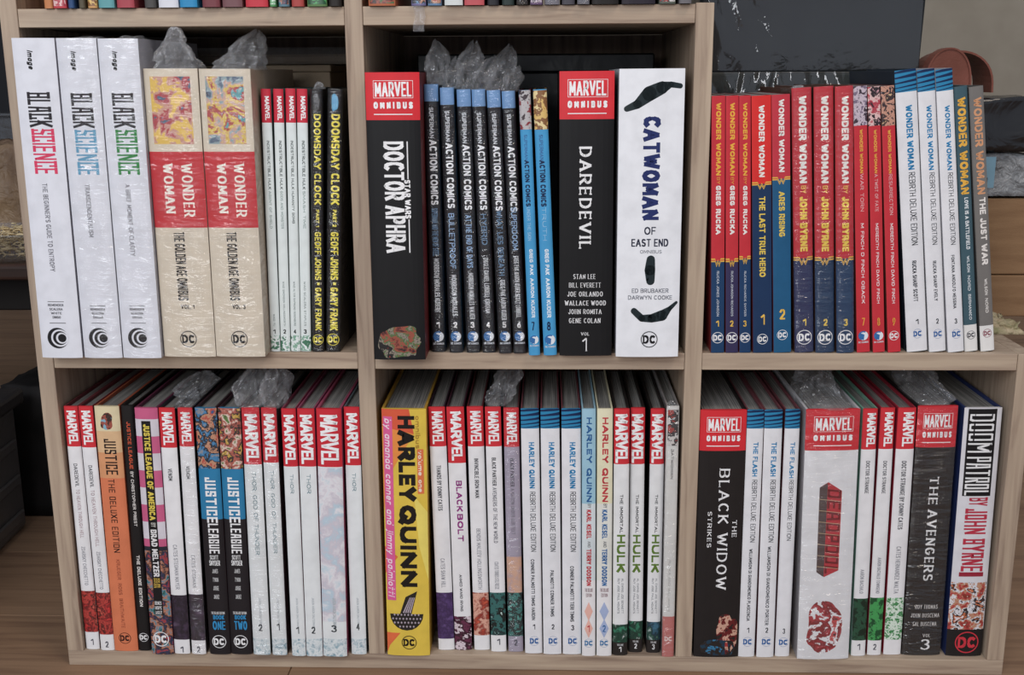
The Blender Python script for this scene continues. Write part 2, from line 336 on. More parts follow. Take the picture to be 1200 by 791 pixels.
def blob(x0, x1, z0, z1, seed, n=36):
    cx, cz, P = (x0 + x1) / 2, (z0 + z1) / 2, []
    for i in range(n):
        a = 2 * math.pi * i / n; r = .88 + .24 * noise.noise(Vector((math.cos(a) * 1.6, math.sin(a) * 1.6, seed * 1.7)))
        c, s = math.cos(a), math.sin(a)
        P.append((cx + (x1 - x0) / 2 * min(1, r) * math.copysign(abs(c) ** .75, c), cz + (z1 - z0) / 2 * min(1, r) * math.copysign(abs(s) ** .75, s)))
    return [[(cx, cz), P[i], P[(i + 1) % n]] for i in range(n)]
def bold_dc(cx, cz, r):
    hh = r * 1.02; ww = r * 1.5; y0 = cz - hh / 2
    P = []
    for ch, x0 in (('D', cx - ww / 2), ('C', cx + ww * .03)):
        for p in text_polys(ch, ww * .46, hh, .25): P.append([(x0 + a, y0 + b) for a, b in p])
    return P

# ------------------------------------------------------------------ books
US = [-1, -.97, -.9, -.78, -.6, -.35, 0, .35, .6, .78, .9, .97, 1]
def clip_strip(p, xa, xb):
    for x0, sgn in ((xa, 1), (xb, -1)):
        o = []
        for i in range(len(p)):
            a, c = p[i], p[(i+1) % len(p)]; da, dc = (a[0]-x0)*sgn, (c[0]-x0)*sgn
            if da >= 0: o.append(a)
            if (da > 0 and dc < 0) or (da < 0 and dc > 0):
                t = da/(da-dc); o.append((x0, a[1] + (c[1]-a[1])*t))
        p = o
        if len(p) < 3: return None
    return p
class Sheet:
    """flat print gathered per role, laid on the spine's own curve"""
    def __init__(s, prof, w): s.d = {}; s.prof = prof; s.k = 0; s.xs = [u*w/2 for u in US]
    def add(s, role, polys, mat):
        s.k += 1; off = .00006 + .00002 * s.k
        r = s.d.setdefault((role, s.e), dict(v=[], f=[], i=[], m=[]))
        if mat not in r['m']: r['m'].append(mat)
        mi = r['m'].index(mat)
        cut = []
        for p in polys:
            lo, hi = min(a[0] for a in p), max(a[0] for a in p)
            for xa, xb in zip(s.xs, s.xs[1:]):
                if hi <= xa or lo >= xb: continue
                c = p if (lo >= xa and hi <= xb) else clip_strip(list(p), xa, xb)
                if c: cut.append(c)
        for p in cut:
            b = len(r['v'])
            ar = sum(p[j][0] * p[(j+1) % len(p)][1] - p[(j+1) % len(p)][0] * p[j][1] for j in range(len(p)))
            if ar < 0: p = p[::-1]
            for x, z in p: r['v'].append((x, s.prof(x) - off, z))
            r['f'].append(tuple(range(b, b + len(p)))); r['i'].append(mi)
    def build(s, parent):
        for (role, _e), r in s.d.items(): mesh_obj(role, r['v'], r['f'], r['m'], r['i'], parent)
def cover_mesh(w, h, d, tc, prof, base, side, bands, parent):
    us = US
    O = [(-w/2, d)] + [(-w/2, d * .5)] + [(u * w / 2, prof(u * w / 2)) for u in us] + [(w/2, d * .5), (w/2, d)]
    I = [(max(-w/2 + tc, min(w/2 - tc, x)), (y if y > .01 else tc)) for x, y in O]
    n = len(O); zs = sorted({0, h} | {z for b in bands for z in b[:2]}); zs = [z for z in zs if 0 <= z <= h]
    mats = [plain(base), plain(side)]; mi = {}
    for b in bands:
        m = plain(b[2]); 
        if m not in mats: mats.append(m)
        mi[b] = mats.index(m)
    V, F, M = [], [], []
    for z in zs:
        for x, y in O: V.append((x, y, z))
    for j in range(len(zs) - 1):
        zm = (zs[j] + zs[j+1]) / 2; k = 0
        for b in bands:
            if b[0] <= zm <= b[1]: k = mi[b]
        for i in range(n - 1):
            F.append((j*n+i, j*n+i+1, (j+1)*n+i+1, (j+1)*n+i)); M.append(1 if (i < 2 or i >= n - 3) and not (k and len(bands) == 1 and False) else k)
    b0 = len(V)
    for z in (0, h):
        for x, y in I: V.append((x, y, z))
    top = (len(zs) - 1) * n
    for i in range(n - 1):
        F.append((b0+i+1, b0+i, b0+n+i, b0+n+i+1)); M.append(1)
        F.append((top+i, top+i+1, b0+n+i+1, b0+n+i)); M.append(1 if (i < 2 or i >= n - 3) else (mi.get(max(bands, key=lambda q: q[1]), 0) if bands and max(b[1] for b in bands) >= h - 1e-4 else 0))
        F.append((i+1, i, b0+i, b0+i+1)); M.append(1)
    for i in (0, n - 1):
        F.append((i, top + i, b0 + n + i, b0 + i)); M.append(1)
    return mesh_obj('cover', V, F, mats, M, parent)

rnd = random.Random(4)
def crumple(parent, cx, cy, z0, wx, wy, hgt, lx, ly, seed, neck=.35, flare=.0, mat=None, name='crumpled_plastic', rough=.35, zmax=None):
    """a gathered, creased tuft of film standing on the top edge"""
    n, mrow = 44, 18; V, F = [], []
    for j in range(mrow + 1):
        t = j / mrow
        k = (1 - t) ** .8 * (1 - neck) + neck * (1 - t * .55) + flare * math.sin(t * math.pi)
        if flare > .25: k = (1 + flare * math.sin(t * math.pi * .8)) * math.sqrt(max(.03, 1 - t ** 2.6))
        for i in range(n):
            a = 2 * math.pi * i / n
            f = noise.noise(Vector((math.cos(a) * 2.2, math.sin(a) * 2.2, t * 2.5 + seed * 7.3)))
            g = abs(noise.noise(Vector((math.cos(a) * 3.6, math.sin(a) * 3.6, t * 4.5 + seed * 3.1))))
            rr = k * (1 + rough * 1.6 * f * min(1, t * 4 + .15) - rough * 1.8 * g * min(1, t * 5))
            sx = math.copysign(abs(math.cos(a)) ** .6, math.cos(a)); sy = math.copysign(abs(math.sin(a)) ** .6, math.sin(a))
            sx = sx * (1 - t) + math.cos(a) * t; sy = sy * (1 - t) + math.sin(a) * t
            z = z0 + hgt * t * (1 + .18 * f) + .06 * hgt * (g - .25) * min(1, 3 * t)
            if zmax: z = min(z, zmax - .0008 * (1 + math.sin(i * 2.1)))
            V.append((cx + wx / 2 * rr * sx + lx * t ** 1.3 + .05 * wx * f * t, cy + wy / 2 * rr * sy + ly * t ** 1.3, z))
    for j in range(mrow):
        for i in range(n):
            F.append((j*n+i, j*n+(i+1) % n, (j+1)*n+(i+1) % n, (j+1)*n+i))
    V.append((sum(v[0] for v in V[-n:]) / n, sum(v[1] for v in V[-n:]) / n, V[-1][2] - .002)); c = len(V) - 1
    for i in range(n): F.append((mrow*n+i, mrow*n+(i+1) % n, c))
    return mesh_obj(name, V, F, [mat or CRUMPLE], None, parent)
def film_sheet(parent, w, h, prof, level, seed):
    nx, nz = 14, 70; V, F = [], []; m = .0012
    xs = [-w/2 - .0004] + [-w/2 + w * i / (nx) for i in range(nx + 1)] + [w/2 + .0004]
    cols = []
    for i, x in enumerate(xs):
        for_y = .05 if i in (0, len(xs) - 1) else None
        cols.append((x, for_y))
    for j in range(nz + 1):
        z = h * j / nz
        for x, fy in cols:
            if fy is not None: V.append((x, fy, z)); continue
            f = noise.noise(Vector((x * 60, z * 34, seed * 5.1))) + .25 * abs(noise.noise(Vector((x * 120 + z * 50, z * 110, seed * 2.7))))
            V.append((x, prof(max(-w/2, min(w/2, x))) - .0008 - .0005 * level * max(-.6, f), z))
    n = len(xs)
    for j in range(nz):
        for i in range(n - 1): F.append((j*n+i, j*n+i+1, (j+1)*n+i+1, (j+1)*n+i))
    return mesh_obj('plastic_wrap', V, F, [FILM], None, parent)

def book(i, rec):
    kind, cx, Y, zs, w, h, d, lean, base, side, label, group, wrap, bands, els = rec
    bul = {'hc': .0022, 'hs': .0016, 'pb': .0004}[kind]; tc = {'hc': .0026, 'hs': .0016, 'pb': .0005}[kind]
    tc = min(tc, w * .16)
    prof = lambda x: -bul * (1 - min(1, abs(2 * x / w)) ** 4)
    root = empty('paperback_book' if kind == 'pb' else 'hardcover_book', (cx, Y, zs + abs(math.sin(lean)) * w / 2 + .0002), (0, lean, 0))
    tag(root, label, 'book', group)
    cover_mesh(w, h, d, tc, prof, base, side, bands, root)
    ins = .0035 if kind != 'pb' else .0006
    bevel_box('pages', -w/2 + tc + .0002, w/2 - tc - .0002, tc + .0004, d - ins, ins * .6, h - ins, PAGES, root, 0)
    sh = Sheet(prof, w)
    for ne, e in enumerate(els):
        k, role = e[0], e[1]; sh.e = ne
        if k == 'T':
            _, _, s, za, zb_, x0, x1, c, wf, st = e
            P = text_polys(s, za - zb_, x1 - x0, wf, st)
            sh.add(role, [[(x0 + t, za - a) for a, t in p] for p in P], plain(c, .45))
        elif k == 'H':
            _, _, s, za, zb_, x0, x1, c, wf, st = e
            if zb_ < za: za, zb_ = zb_, za
            P = text_polys(s, x1 - x0, zb_ - za, wf, st)
            sh.add(role, [[(x0 + a, za + t) for a, t in p] for p in P], plain(c, .45))
        elif k == 'R':
            _, _, za, zb_, x0, x1, c = e; sh.add(role, rect(x0, x1, min(za, zb_), max(za, zb_)), plain(c, .42))
        elif k == 'BOX':
            _, _, za, zb_, x0, x1, c = e; t = .0004; m = plain(c)
            z0, z1 = min(za, zb_), max(za, zb_)
            sh.add(role, rect(x0, x1, z0, z0 + t) + rect(x0, x1, z1 - t, z1) + rect(x0, x0 + t, z0, z1, 1) + rect(x1 - t, x1, z0, z1, 1), m)
        elif k == 'A':
            _, _, za, zb_, x0, x1, pal, seed, _s = e; sh.add(role, blob(x0, x1, min(za, zb_), max(za, zb_), seed) if pal in ('ap', 'wd', 'wb', 'dp', 'cb', 'w', 'c') else rect(x0, x1, min(za, zb_), max(za, zb_), 10), art(pal, seed))
        elif k == 'DC':
            _, _, zc, xc, r, fg, bg, rg = e; r = min(r, w * .46)
            if rg: sh.add(role, ring(xc, zc, r * .9, r), plain(fg))
            else: sh.add(role, ring(xc, zc, r * .86, r * .9, 28, 20, 160) + ring(xc, zc, r * .86, r * .9, 28, 200, 340), plain(fg))
            sh.add(role, bold_dc(xc, zc, r), plain(fg))
        elif k == 'DP':
            _, _, zc, xc, r = e; r = min(r, w * .4)
            sh.add(role, disk(xc, zc, r, 16), plain('e6ecf2'))
            sh.add(role, [[(xc - r*.7, zc - r*.6), (xc + r*.1, zc - r*.95), (xc + r*.25, zc + r*.2), (xc - r*.7, zc + r*.65)]] + ring(xc, zc, r*.72, r, 12, 60, 250), plain('2a6fb0'))
            sh.add(role, [[(xc - r + a, zc - r * 1.55 + t) for a, t in p] for p in text_polys('DC COMICS', 2 * r, r * .35, .2)], plain('d8dee6'))
        elif k == 'GG':
            _, _, zc, xc, r = e
            for q, (rr, ox, c) in enumerate(((1, 0, '1c1c20'), (.84, .2, base), (.68, .22, '1c1c20'), (.54, .37, base), (.4, .42, '1c1c20'))):
                sh.add(role, disk(xc + ox * r, zc, r * rr, 28), plain(c))
        elif k == 'WW':
            _, _, zc, xc, s, c = e; m = plain(c, .45); P = []
            hw = w * .5; t = s * .16
            for dz in (0, -s * .26):
                pts = [(-hw, zc + s*.3 + dz), (-hw*.42, zc + s*.3 + dz), (-hw*.2, zc - s*.3 + dz), (0, zc + s*.18 + dz), (hw*.2, zc - s*.3 + dz), (hw*.42, zc + s*.3 + dz), (hw, zc + s*.3 + dz)]
                for a, b in zip(pts, pts[1:]): P.append([(a[0], a[1] - t/2), (b[0], b[1] - t/2), (b[0], b[1] + t/2), (a[0], a[1] + t/2)])
            sh.add(role, P, m)
        elif k == 'RB':
            _, _, za, zb_, x0, x1, c = e; z0, z1 = min(za, zb_), max(za, zb_); H_ = z1 - z0; P = []
            for zc, t in ((.95, .15), (.70, .13), (.46, .1), (.25, .07), (.08, .045)):
                n_ = 8; sl = .05 * H_
                for q in range(n_):
                    a, b = x0 + (x1-x0)*q/n_, x0 + (x1-x0)*(q+1)/n_
                    ea, eb = sl*(q/n_-.5)*2, sl*((q+1)/n_-.5)*2
                    ta, tb = t*H_*(.6+.6*q/n_)/2, t*H_*(.6+.6*(q+1)/n_)/2
                    zc_ = z0 + zc*H_
                    P.append([(a, zc_+ea-ta), (b, zc_+eb-tb), (b, min(h, zc_+eb+tb)), (a, min(h, zc_+ea+ta))])
            sh.add(role, P, plain(c))
        elif k == 'TRI': sh.add(role, [list(e[2])], plain(e[3]))
        elif k == 'DIA':
            _, _, zc, xc, s, ww, c = e; sh.add(role, [[(xc, zc - s/2), (xc + ww/2, zc), (xc, zc + s/2), (xc - ww/2, zc)]], plain(c))
        elif k == 'SIL':      # plain dark swoosh standing in for the figure drawings
            _, _, za, zb_, x0, x1, v = e; z0, z1 = min(za, zb_), max(za, zb_)
            shp = {'1': [((.0,.1),.08),((.2,.22),.12),((.42,.5),.2),((.66,.66),.17),((.82,.74),.08),((1,.7),.07)], '2': [((.5,1),.3),((.45,.55),.38),((.5,.1),.3)], '3': [((.04,.66),.11),((.22,.4),.12),((.45,.4),.15),((.68,.5),.19),((.85,.74),.08),((1,.95),.05)]}[v]
            nn = len(shp)
            P = []
            for (pa, ra), (pb, rb_) in zip(shp, shp[1:]):
                ax, az, bx_, bz = x0 + pa[0]*(x1-x0), z0 + pa[1]*(z1-z0), x0 + pb[0]*(x1-x0), z0 + pb[1]*(z1-z0)
                l = math.hypot(bx_-ax, bz-az); nx, nz = -(bz-az)/l, (bx_-ax)/l; s = min(x1-x0, z1-z0)
                P += disk(ax, az, ra*s, 12) + disk(bx_, bz, rb_*s, 12)
                P.append([(ax + nx*ra*s, az + nz*ra*s), (ax - nx*ra*s, az - nz*ra*s), (bx_ - nx*rb_*s, bz - nz*rb_*s), (bx_ + nx*rb_*s, bz + nz*rb_*s)])
            sh.add(role, P, plain('1c2a2e'))
        elif k == 'MAL':      # plain lattice motif in grey and black
            _, _, za, zb_, x0, x1 = e; z0, z1 = min(za, zb_), max(za, zb_); ww, hh = x1-x0, z1-z0; cxm = (x0+x1)/2
            P = []; 
            for q in range(10):
                a0, a1 = math.pi + math.pi*q/10, math.pi + math.pi*(q+1)/10
                P.append([(cxm, z0 + hh*.42), (cxm + ww*.46*math.cos(a0), z0 + hh*.42 + hh*.42*math.sin(a0)), (cxm + ww*.46*math.cos(a1), z0 + hh*.42 + hh*.42*math.sin(a1))])
            P.append([(cxm - ww*.2, z0 + hh*.38), (cxm + ww*.12, z0 + hh*.38), (cxm + ww*.3, z0 + hh), (cxm - ww*.02, z0 + hh*.85)])
            sh.add(role, P, plain('2a2622'))
            P = []
            for q in range(4):
                for r_ in range(9):
                    px, pz = cxm - ww*.38 + ww*.095*r_ + (q % 2)*ww*.045, z0 + hh*(.1 + .1*q)
                    if ((px-cxm)/(ww*.42))**2 + ((pz - z0 - hh*.42)/(hh*.4))**2 < 1:
                        P.append([(px - ww*.028, pz), (px, pz - hh*.03), (px + ww*.028, pz), (px, pz + hh*.03)])
            for q in range(4): P.append([(cxm - ww*.1 + ww*.06*q, z0+hh*.46), (cxm - ww*.07 + ww*.06*q, z0+hh*.44), (cxm + ww*.12 + ww*.04*q, z0+hh*.85), (cxm + ww*.09 + ww*.04*q, z0+hh*.83)])
            sh.add(role, P, plain('b9a9b4'))
        elif k == 'DPL':      # slanted block lettering with a dark face on its left
            _, _, za, zb_, x0, x1, c = e; n_ = 8; ww = x1 - x0; L_ = za - zb_
            sh.add(role, [[(x0, za), (x0 + ww*.38, za + .006), (x1, za - .004), (x1, zb_ + .008), (x0 + ww*.34, zb_), (x0, zb_ + .006)][::-1]], plain(c))
            sh.add(role, [[(x0, za), (x0 + ww*.36, za + .005), (x0 + ww*.34, zb_), (x0, zb_ + .006)]], plain('5a4a48'))
            P = text_polys('DEADPOOL', L_ * .94, ww * .6, .16, 'k')
            sh.add(role, [[(x0 + ww*.37 + t, za - .002 - a - .1 * t) for a, t in p] for p in P], plain('7a2024'))
            sh.add(role, [[(x0, za - L_*q/8), (x1, za - L_*q/8 - .003), (x1, za - L_*q/8 - .0035), (x0, za - L_*q/8 - .0006)] for q in range(1, 8)], plain('c8b08a'))
    sh.build(root)
    if wrap: film_sheet(root, w, h, prof, wrap, i)
    if i in TUFTS:
        for q, (dx, dy, tw, td, th_, lx, ly, nk, flr) in enumerate(TUFTS[i]):
            crumple(root, dx, dy, h - .0012, tw, td, th_, lx, ly, i * 1.7 + q, nk, flr, zmax=((.3445 if zs > 0 else -.0095) - zs) if dy > -.02 else None)
    return root
BOOKS = [
('hc',-.3172,-.024,.009,.0428,.3252,.19,.0078,'e2e4ec','b9bac4','tall white hardcover with black and pink lettering, leftmost on the upper shelf','books in the upper left compartment',0,[],[('T','publisher_logo','image',.313,.2949,-.006,0,'17171a',.2,'i'),('T','title','BLACK',.2726,.2391,-.0103,.0128,'2a262c',.3,'k'),('T','title','SCIENCE',.2366,.1923,-.0094,.0137,'e0305e',.3,'k'),('T','subtitle',"THE BEGINNER'S GUIDE TO ENTROPY",.1828,.0923,-.0034,.0017,'8a8a92',.14,''),('R','author_names',.0607,.06,-.0094,.0077,'777777'),('R','author_names',.038,.0372,-.0094,.0077,'777777'),('H','author_names','REMENDER',.0555,.058,-.0094,.0069,'4a4a50',.15,''),('H','author_names','SCALERA',.0512,.0537,-.0081,.0056,'4a4a50',.15,''),('H','author_names','WHITE',.0469,.0494,-.0069,.0043,'4a4a50',.15,''),('H','author_names','DINISIO',.0425,.0451,-.0056,.003,'4a4a50',.15,''),('GG','publisher_logo',.0215,-.0021,.0111)]),
('hc',-.2734,-.024,.009,.0401,.3249,.19,.0059,'e2e4ec','b9bac4','tall white hardcover with black and light blue lettering, second on the upper shelf','books in the upper left compartment',1,[],[('T','publisher_logo','image',.3119,.2938,-.0056,0,'17171a',.2,'i'),('T','title','BLACK',.2715,.2381,-.0096,.012,'2a262c',.3,'k'),('T','title','SCIENCE',.2355,.1913,-.0088,.0128,'5fa3c6',.3,'k'),('T','subtitle','TRANSCENDENTALISM',.1818,.1278,-.0032,.0016,'8a8a92',.14,''),('R','author_names',.0563,.0555,-.0088,.0072,'777777'),('R','author_names',.038,.0373,-.0088,.0072,'777777'),('H','author_names','REMENDER',.0511,.0535,-.0088,.0064,'4a4a50',.15,''),('H','author_names','SCALERA',.0469,.0493,-.0076,.0052,'4a4a50',.15,''),('H','author_names','DINISIO',.0426,.045,-.0064,.004,'4a4a50',.15,''),('GG','publisher_logo',.0215,-.002,.011)]),
('hc',-.232,-.024,.009,.0402,.3242,.19,.0058,'e2e4ec','b9bac4','tall white hardcover with black and green lettering, beside the wrapped cream volumes','books in the upper left compartment',1,[],[('T','publisher_logo','image',.3116,.2936,-.0056,0,'17171a',.2,'i'),('T','title','BLACK',.2713,.2379,-.0096,.012,'2a262c',.3,'k'),('T','title','SCIENCE',.2354,.1912,-.0088,.0129,'1d8a3c',.3,'k'),('T','subtitle','A BRIEF MOMENT OF CLARITY',.1817,.1083,-.0032,.0016,'8a8a92',.14,''),('R','author_names',.0563,.0556,-.0088,.0072,'777777'),('R','author_names',.0381,.0374,-.0088,.0072,'777777'),('H','author_names','REMENDER',.0512,.0536,-.0088,.0064,'4a4a50',.15,''),('H','author_names','SCALERA',.0469,.0493,-.0076,.0052,'4a4a50',.15,''),('H','author_names','DINISIO',.0427,.0451,-.0064,.004,'4a4a50',.15,''),('GG','publisher_logo',.0216,-.002,.011)]),
('hc',-.1833,-.0176,.009,.0546,.2953,.19,.0036,'dccfb9','cbb8a2','thick cream hardcover in plastic with red title band and yellow-ground picture','books in the upper left compartment',2,[(.1365,.2136,'cf2630')],[('A','picture',.2876,.2213,-.0208,.0197,'y',3,1),('T','title','WONDER',.2016,.1479,.0044,.0164,'f4ecdf',.22,'serif'),('T','title','WOMAN',.2016,.1514,-.0142,-.0033,'f4ecdf',.22,'serif'),('T','subtitle','THE GOLDEN AGE OMNIBUS',.1321,.0605,-.0076,.0033,'2a2523',.13,''),('H','volume_number','VOL. 1',.0514,.0559,-.0055,.0087,'2a2523',.15,''),('DC','publisher_logo',.0193,0,.0088,'1d1b1b','d9cbb5',1)]),
('hc',-.1296,-.0171,.009,.0516,.2947,.19,.0057,'dccfb9','cbb8a2','thick cream hardcover in plastic with red title band and blue-grey picture','books in the upper left compartment',2,[(.1363,.2134,'cf2630')],[('A','picture',.2873,.2211,-.0196,.0186,'b',7,1),('T','title','WONDER',.2014,.1477,.0041,.0155,'f4ecdf',.22,'serif'),('T','title','WOMAN',.2014,.1512,-.0134,-.0031,'f4ecdf',.22,'serif'),('T','subtitle','THE GOLDEN AGE OMNIBUS',.1319,.0604,-.0072,.0031,'2a2523',.13,''),('H','volume_number','VOL. 3',.0513,.0559,-.0052,.0083,'2a2523',.15,''),('DC','publisher_logo',.0192,0,.0088,'1d1b1b','d9cbb5',1)]),
('hs',-.0982,.0061,.009,.0101,.2749,.17,.0167,'e4edeb','6e7f7a','slim white volume numbered 1 with red top, beside the wrapped cream volumes','books in the upper left compartment',0,[(.2411,.2749,'d01f3a')],[('T','publisher_logo','MARVEL',.2676,.2437,-.001,.0036,'f7f7f7',.2,'m'),('T','title','INDESTRUCTIBLE HULK',.223,.1732,-.0005,.0022,'3c4a46',.16,''),('T','subtitle','AGENT OF SHIELD',.1714,.1323,-.0005,.002,'8aa09a',.14,''),('T','author_names','WAID YU',.0409,.0278,-.001,.001,'8f9c98',.15,''),('H','volume_number','1',.0194,.0241,-.0015,.0012,'2a302e',.2,''),('A','picture',.0175,.0006,-.0051,.0051,'g',11,.5)]),
('hs',-.0874,.0062,.009,.0103,.2748,.17,.0243,'e4edeb','6e7f7a','slim white volume numbered 2 with red top, second of the upper left set of four','books in the upper left compartment',0,[(.2411,.2748,'d01f3a')],[('T','publisher_logo','MARVEL',.2675,.2436,-.001,.0036,'f7f7f7',.2,'m'),('T','title','INDESTRUCTIBLE HULK',.223,.1732,-.0005,.0023,'3c4a46',.16,''),('T','subtitle','GODS AND MONSTER',.1714,.1322,-.0005,.0021,'8aa09a',.14,''),('T','author_names','WAID SIMONSON HOLLINGSWORTH',.076,.0278,-.001,.001,'8f9c98',.15,''),('H','volume_number','2',.0194,.0241,-.0015,.0012,'2a302e',.2,''),('A','picture',.0175,.0006,-.0051,.0051,'g',12,.5)]),
('hs',-.0765,.0063,.009,.0102,.2751,.17,.03,'e4edeb','6e7f7a','slim white volume numbered 4 with red top, third of the upper left set of four','books in the upper left compartment',0,[(.241,.2751,'d01f3a')],[('T','publisher_logo','MARVEL',.2675,.2436,-.001,.0036,'f7f7f7',.2,'m'),('T','title','INDESTRUCTIBLE HULK',.2229,.1731,-.0005,.0022,'3c4a46',.16,''),('T','subtitle','HUMANITY BOMB',.1714,.1376,-.0005,.002,'3c4a46',.14,''),('T','author_names','WAID ALTER RAPMUND ROSENBERG',.076,.0278,-.001,.001,'8f9c98',.15,''),('H','volume_number','4',.0194,.0241,-.0015,.0012,'2a302e',.2,''),('A','picture',.0175,.0006,-.0051,.0051,'g',13,.5)]),
('hs',-.0655,.0064,.009,.0108,.2747,.17,.0328,'e4edeb','6e7f7a','slim white volume numbered 3 with red top, beside the black and yellow pair','books in the upper left compartment',0,[(.2409,.2747,'d01f3a')],[('T','publisher_logo','MARVEL',.2674,.2435,-.0011,.0038,'f7f7f7',.2,'m'),('T','title','INDESTRUCTIBLE HULK',.2229,.1731,-.0005,.0024,'3c4a46',.16,''),('T','subtitle','SMASH TIME',.1713,.1322,-.0005,.0022,'8aa09a',.14,''),('T','author_names','WAID SCALERA STAPLES',.076,.0278,-.0011,.0011,'8f9c98',.15,''),('H','volume_number','3',.0194,.0241,-.0016,.0013,'2a302e',.2,''),('A','picture',.0175,.0006,-.0054,.0054,'g',14,.5)]),
('hc',-.0519,.005,.009,.0126,.2746,.17,.0386,'131316','1a1a16','black volume with yellow lettering and wrinkled plastic, left of its twin','books in the upper left compartment',1,[],[('A','picture',.2699,.2521,-.0032,.0032,'w',5,.6),('T','title','DOOMSDAY CLOCK',.2495,.1573,-.0025,.0044,'f2e227',.17,''),('T','subtitle','PART 1',.152,.1341,-.001,.0023,'f2e227',.2,''),('T','author_names','GEOFF JOHNS',.1288,.078,-.0025,.004,'f2e227',.16,''),('R','author_names',.0753,.0725,-.0003,.0023,'f2e227'),('T','author_names','GARY FRANK',.0698,.0235,-.0025,.004,'f2e227',.16,''),('DC','publisher_logo',.0132,0,.0066,'f2e227','131316',1)]),
('hc',-.0359,.0052,.009,.0153,.2749,.17,.0496,'131316','1a1a16','black volume with yellow lettering and light blue mark on top, by the divider','books in the upper left compartment',1,[],[('A','picture',.2698,.252,-.0038,.0038,'c',5,.6),('T','title','DOOMSDAY CLOCK',.2494,.1572,-.0031,.0054,'f2e227',.17,''),('T','subtitle','PART 2',.1519,.1341,-.0012,.0028,'f2e227',.2,''),('T','author_names','GEOFF JOHNS',.1287,.078,-.0031,.0049,'f2e227',.16,''),('R','author_names',.0753,.0725,-.0003,.0028,'f2e227'),('T','author_names','GARY FRANK',.0698,.0235,-.0031,.0049,'f2e227',.16,''),('DC','publisher_logo',.0132,0,.0066,'f2e227','131316',1)]),
('hc',.0401,-.028,.009,.0536,.2905,.19,.0018,'141416','6b1a1c','thick black hardcover with red top and white double-outlined title, leftmost in upper middle compartment','books in the upper middle compartment',0,[(.2445,.2905,'e01626')],[('BOX','publisher_logo',.2827,.2657,-.0188,.0204,'f7f7f7'),('H','publisher_logo','MARVEL',.2671,.2813,-.0172,.0188,'f7f7f7',.2,''),('H','banner','OMNIBUS',.2556,.262,-.0188,.0198,'f7f7f7',.3,'wide'),('R','banner',.2505,.2496,-.0188,.0193,'f7f7f7'),('T','title','DOCTOR APHRA',.2236,.1123,-.0102,.0097,'f5f5f5',.2,''),('T','subtitle','STAR WARS',.1857,.1471,.0097,.0155,'f5f5f5',.2,''),('R','banner',.2236,.1865,.0129,.014,'f5f5f5'),('R','banner',.1462,.1123,.0129,.014,'f5f5f5'),('A','picture',.0375,.0002,-.0252,.0252,'ap',21,.9)]),
('hc',.0774,.0061,.009,.0144,.2786,.17,-.0079,'16181f','2a3550','dark blue-black volume in plastic numbered 1, beside the thick red-topped black one','books in the upper middle compartment',2,[(.2617,.2786,'6f9dd0')],[('T','title','SUPERMAN',.2557,.225,-.0026,.0017,'c9cdd3',.18,''),('T','title','ACTION COMICS',.2232,.1569,-.0032,.0043,'eef0f3',.17,''),('T','subtitle','SUPERMAN AND THE MEN OF STEEL',.1534,.1033,-.0029,.0032,'5f87ac',.13,''),('T','author_names','MORRISON MORALES KUBERT',.1006,.0429,-.0022,.0032,'c8ccd0',.17,''),('H','volume_number','1',.0262,.0327,-.0017,.0023,'dddddd',.18,''),('DP','publisher_logo',.0169,.0003,.0061)]),
('hc',.0964,.0026,.009,.014,.2752,.17,-.0182,'16181f','2f86b5','dark blue-black volume in plastic numbered 2 with a bright blue cover edge','books in the upper middle compartment',2,[(.2583,.2752,'6f9dd0')],[('T','title','SUPERMAN',.2524,.2217,-.0025,.0017,'c9cdd3',.18,''),('T','title','ACTION COMICS',.22,.1538,-.0031,.0042,'eef0f3',.17,''),('T','subtitle','BULLETPROOF',.1485,.0903,-.0028,.0031,'8fb4dc',.13,''),('T','author_names','MORRISON MORALES',.0839,.04,-.0021,.0031,'c8ccd0',.17,''),('H','volume_number','2',.0271,.0335,-.0017,.0022,'dddddd',.18,''),('DP','publisher_logo',.0178,.0003,.0061)]),
('hc',.1147,.0027,.009,.0141,.2734,.17,-.023,'16181f','39404e','dark blue-black volume in plastic numbered 3, between volumes 2 and 4','books in the upper middle compartment',2,[(.2565,.2734,'6f9dd0')],[('T','title','SUPERMAN',.2506,.2199,-.0026,.0017,'c9cdd3',.18,''),('T','title','ACTION COMICS',.2182,.1519,-.0031,.0043,'eef0f3',.17,''),('T','subtitle','AT THE END OF DAYS',.1466,.0912,-.0028,.0031,'8fb4dc',.13,''),('T','author_names','MORRISON MORALES WALKER',.0857,.0363,-.0021,.0031,'c8ccd0',.17,''),('H','volume_number','3',.0271,.0335,-.0017,.0023,'dddddd',.18,''),('DP','publisher_logo',.0177,.0003,.0061)]),
('hc',.1316,.0029,.009,.0138,.2733,.17,-.0302,'16181f','2b2e38','dark blue-black volume in plastic numbered 4, fourth of the wrapped black set','books in the upper middle compartment',2,[(.2565,.2733,'6f9dd0')],[('T','title','SUPERMAN',.2505,.2198,-.0025,.0017,'c9cdd3',.18,''),('T','title','ACTION COMICS',.2181,.1519,-.003,.0041,'eef0f3',.17,''),('T','subtitle','HYBRID',.1475,.1154,-.0028,.003,'5f87ac',.13,''),('T','author_names','DIGGLE DANIEL LOBDELL KIRKHAM',.102,.0428,-.0021,.003,'c8ccd0',.17,''),('H','volume_number','4',.027,.0335,-.0017,.0022,'dddddd',.18,''),('DP','publisher_logo',.0177,.0003,.006)]),
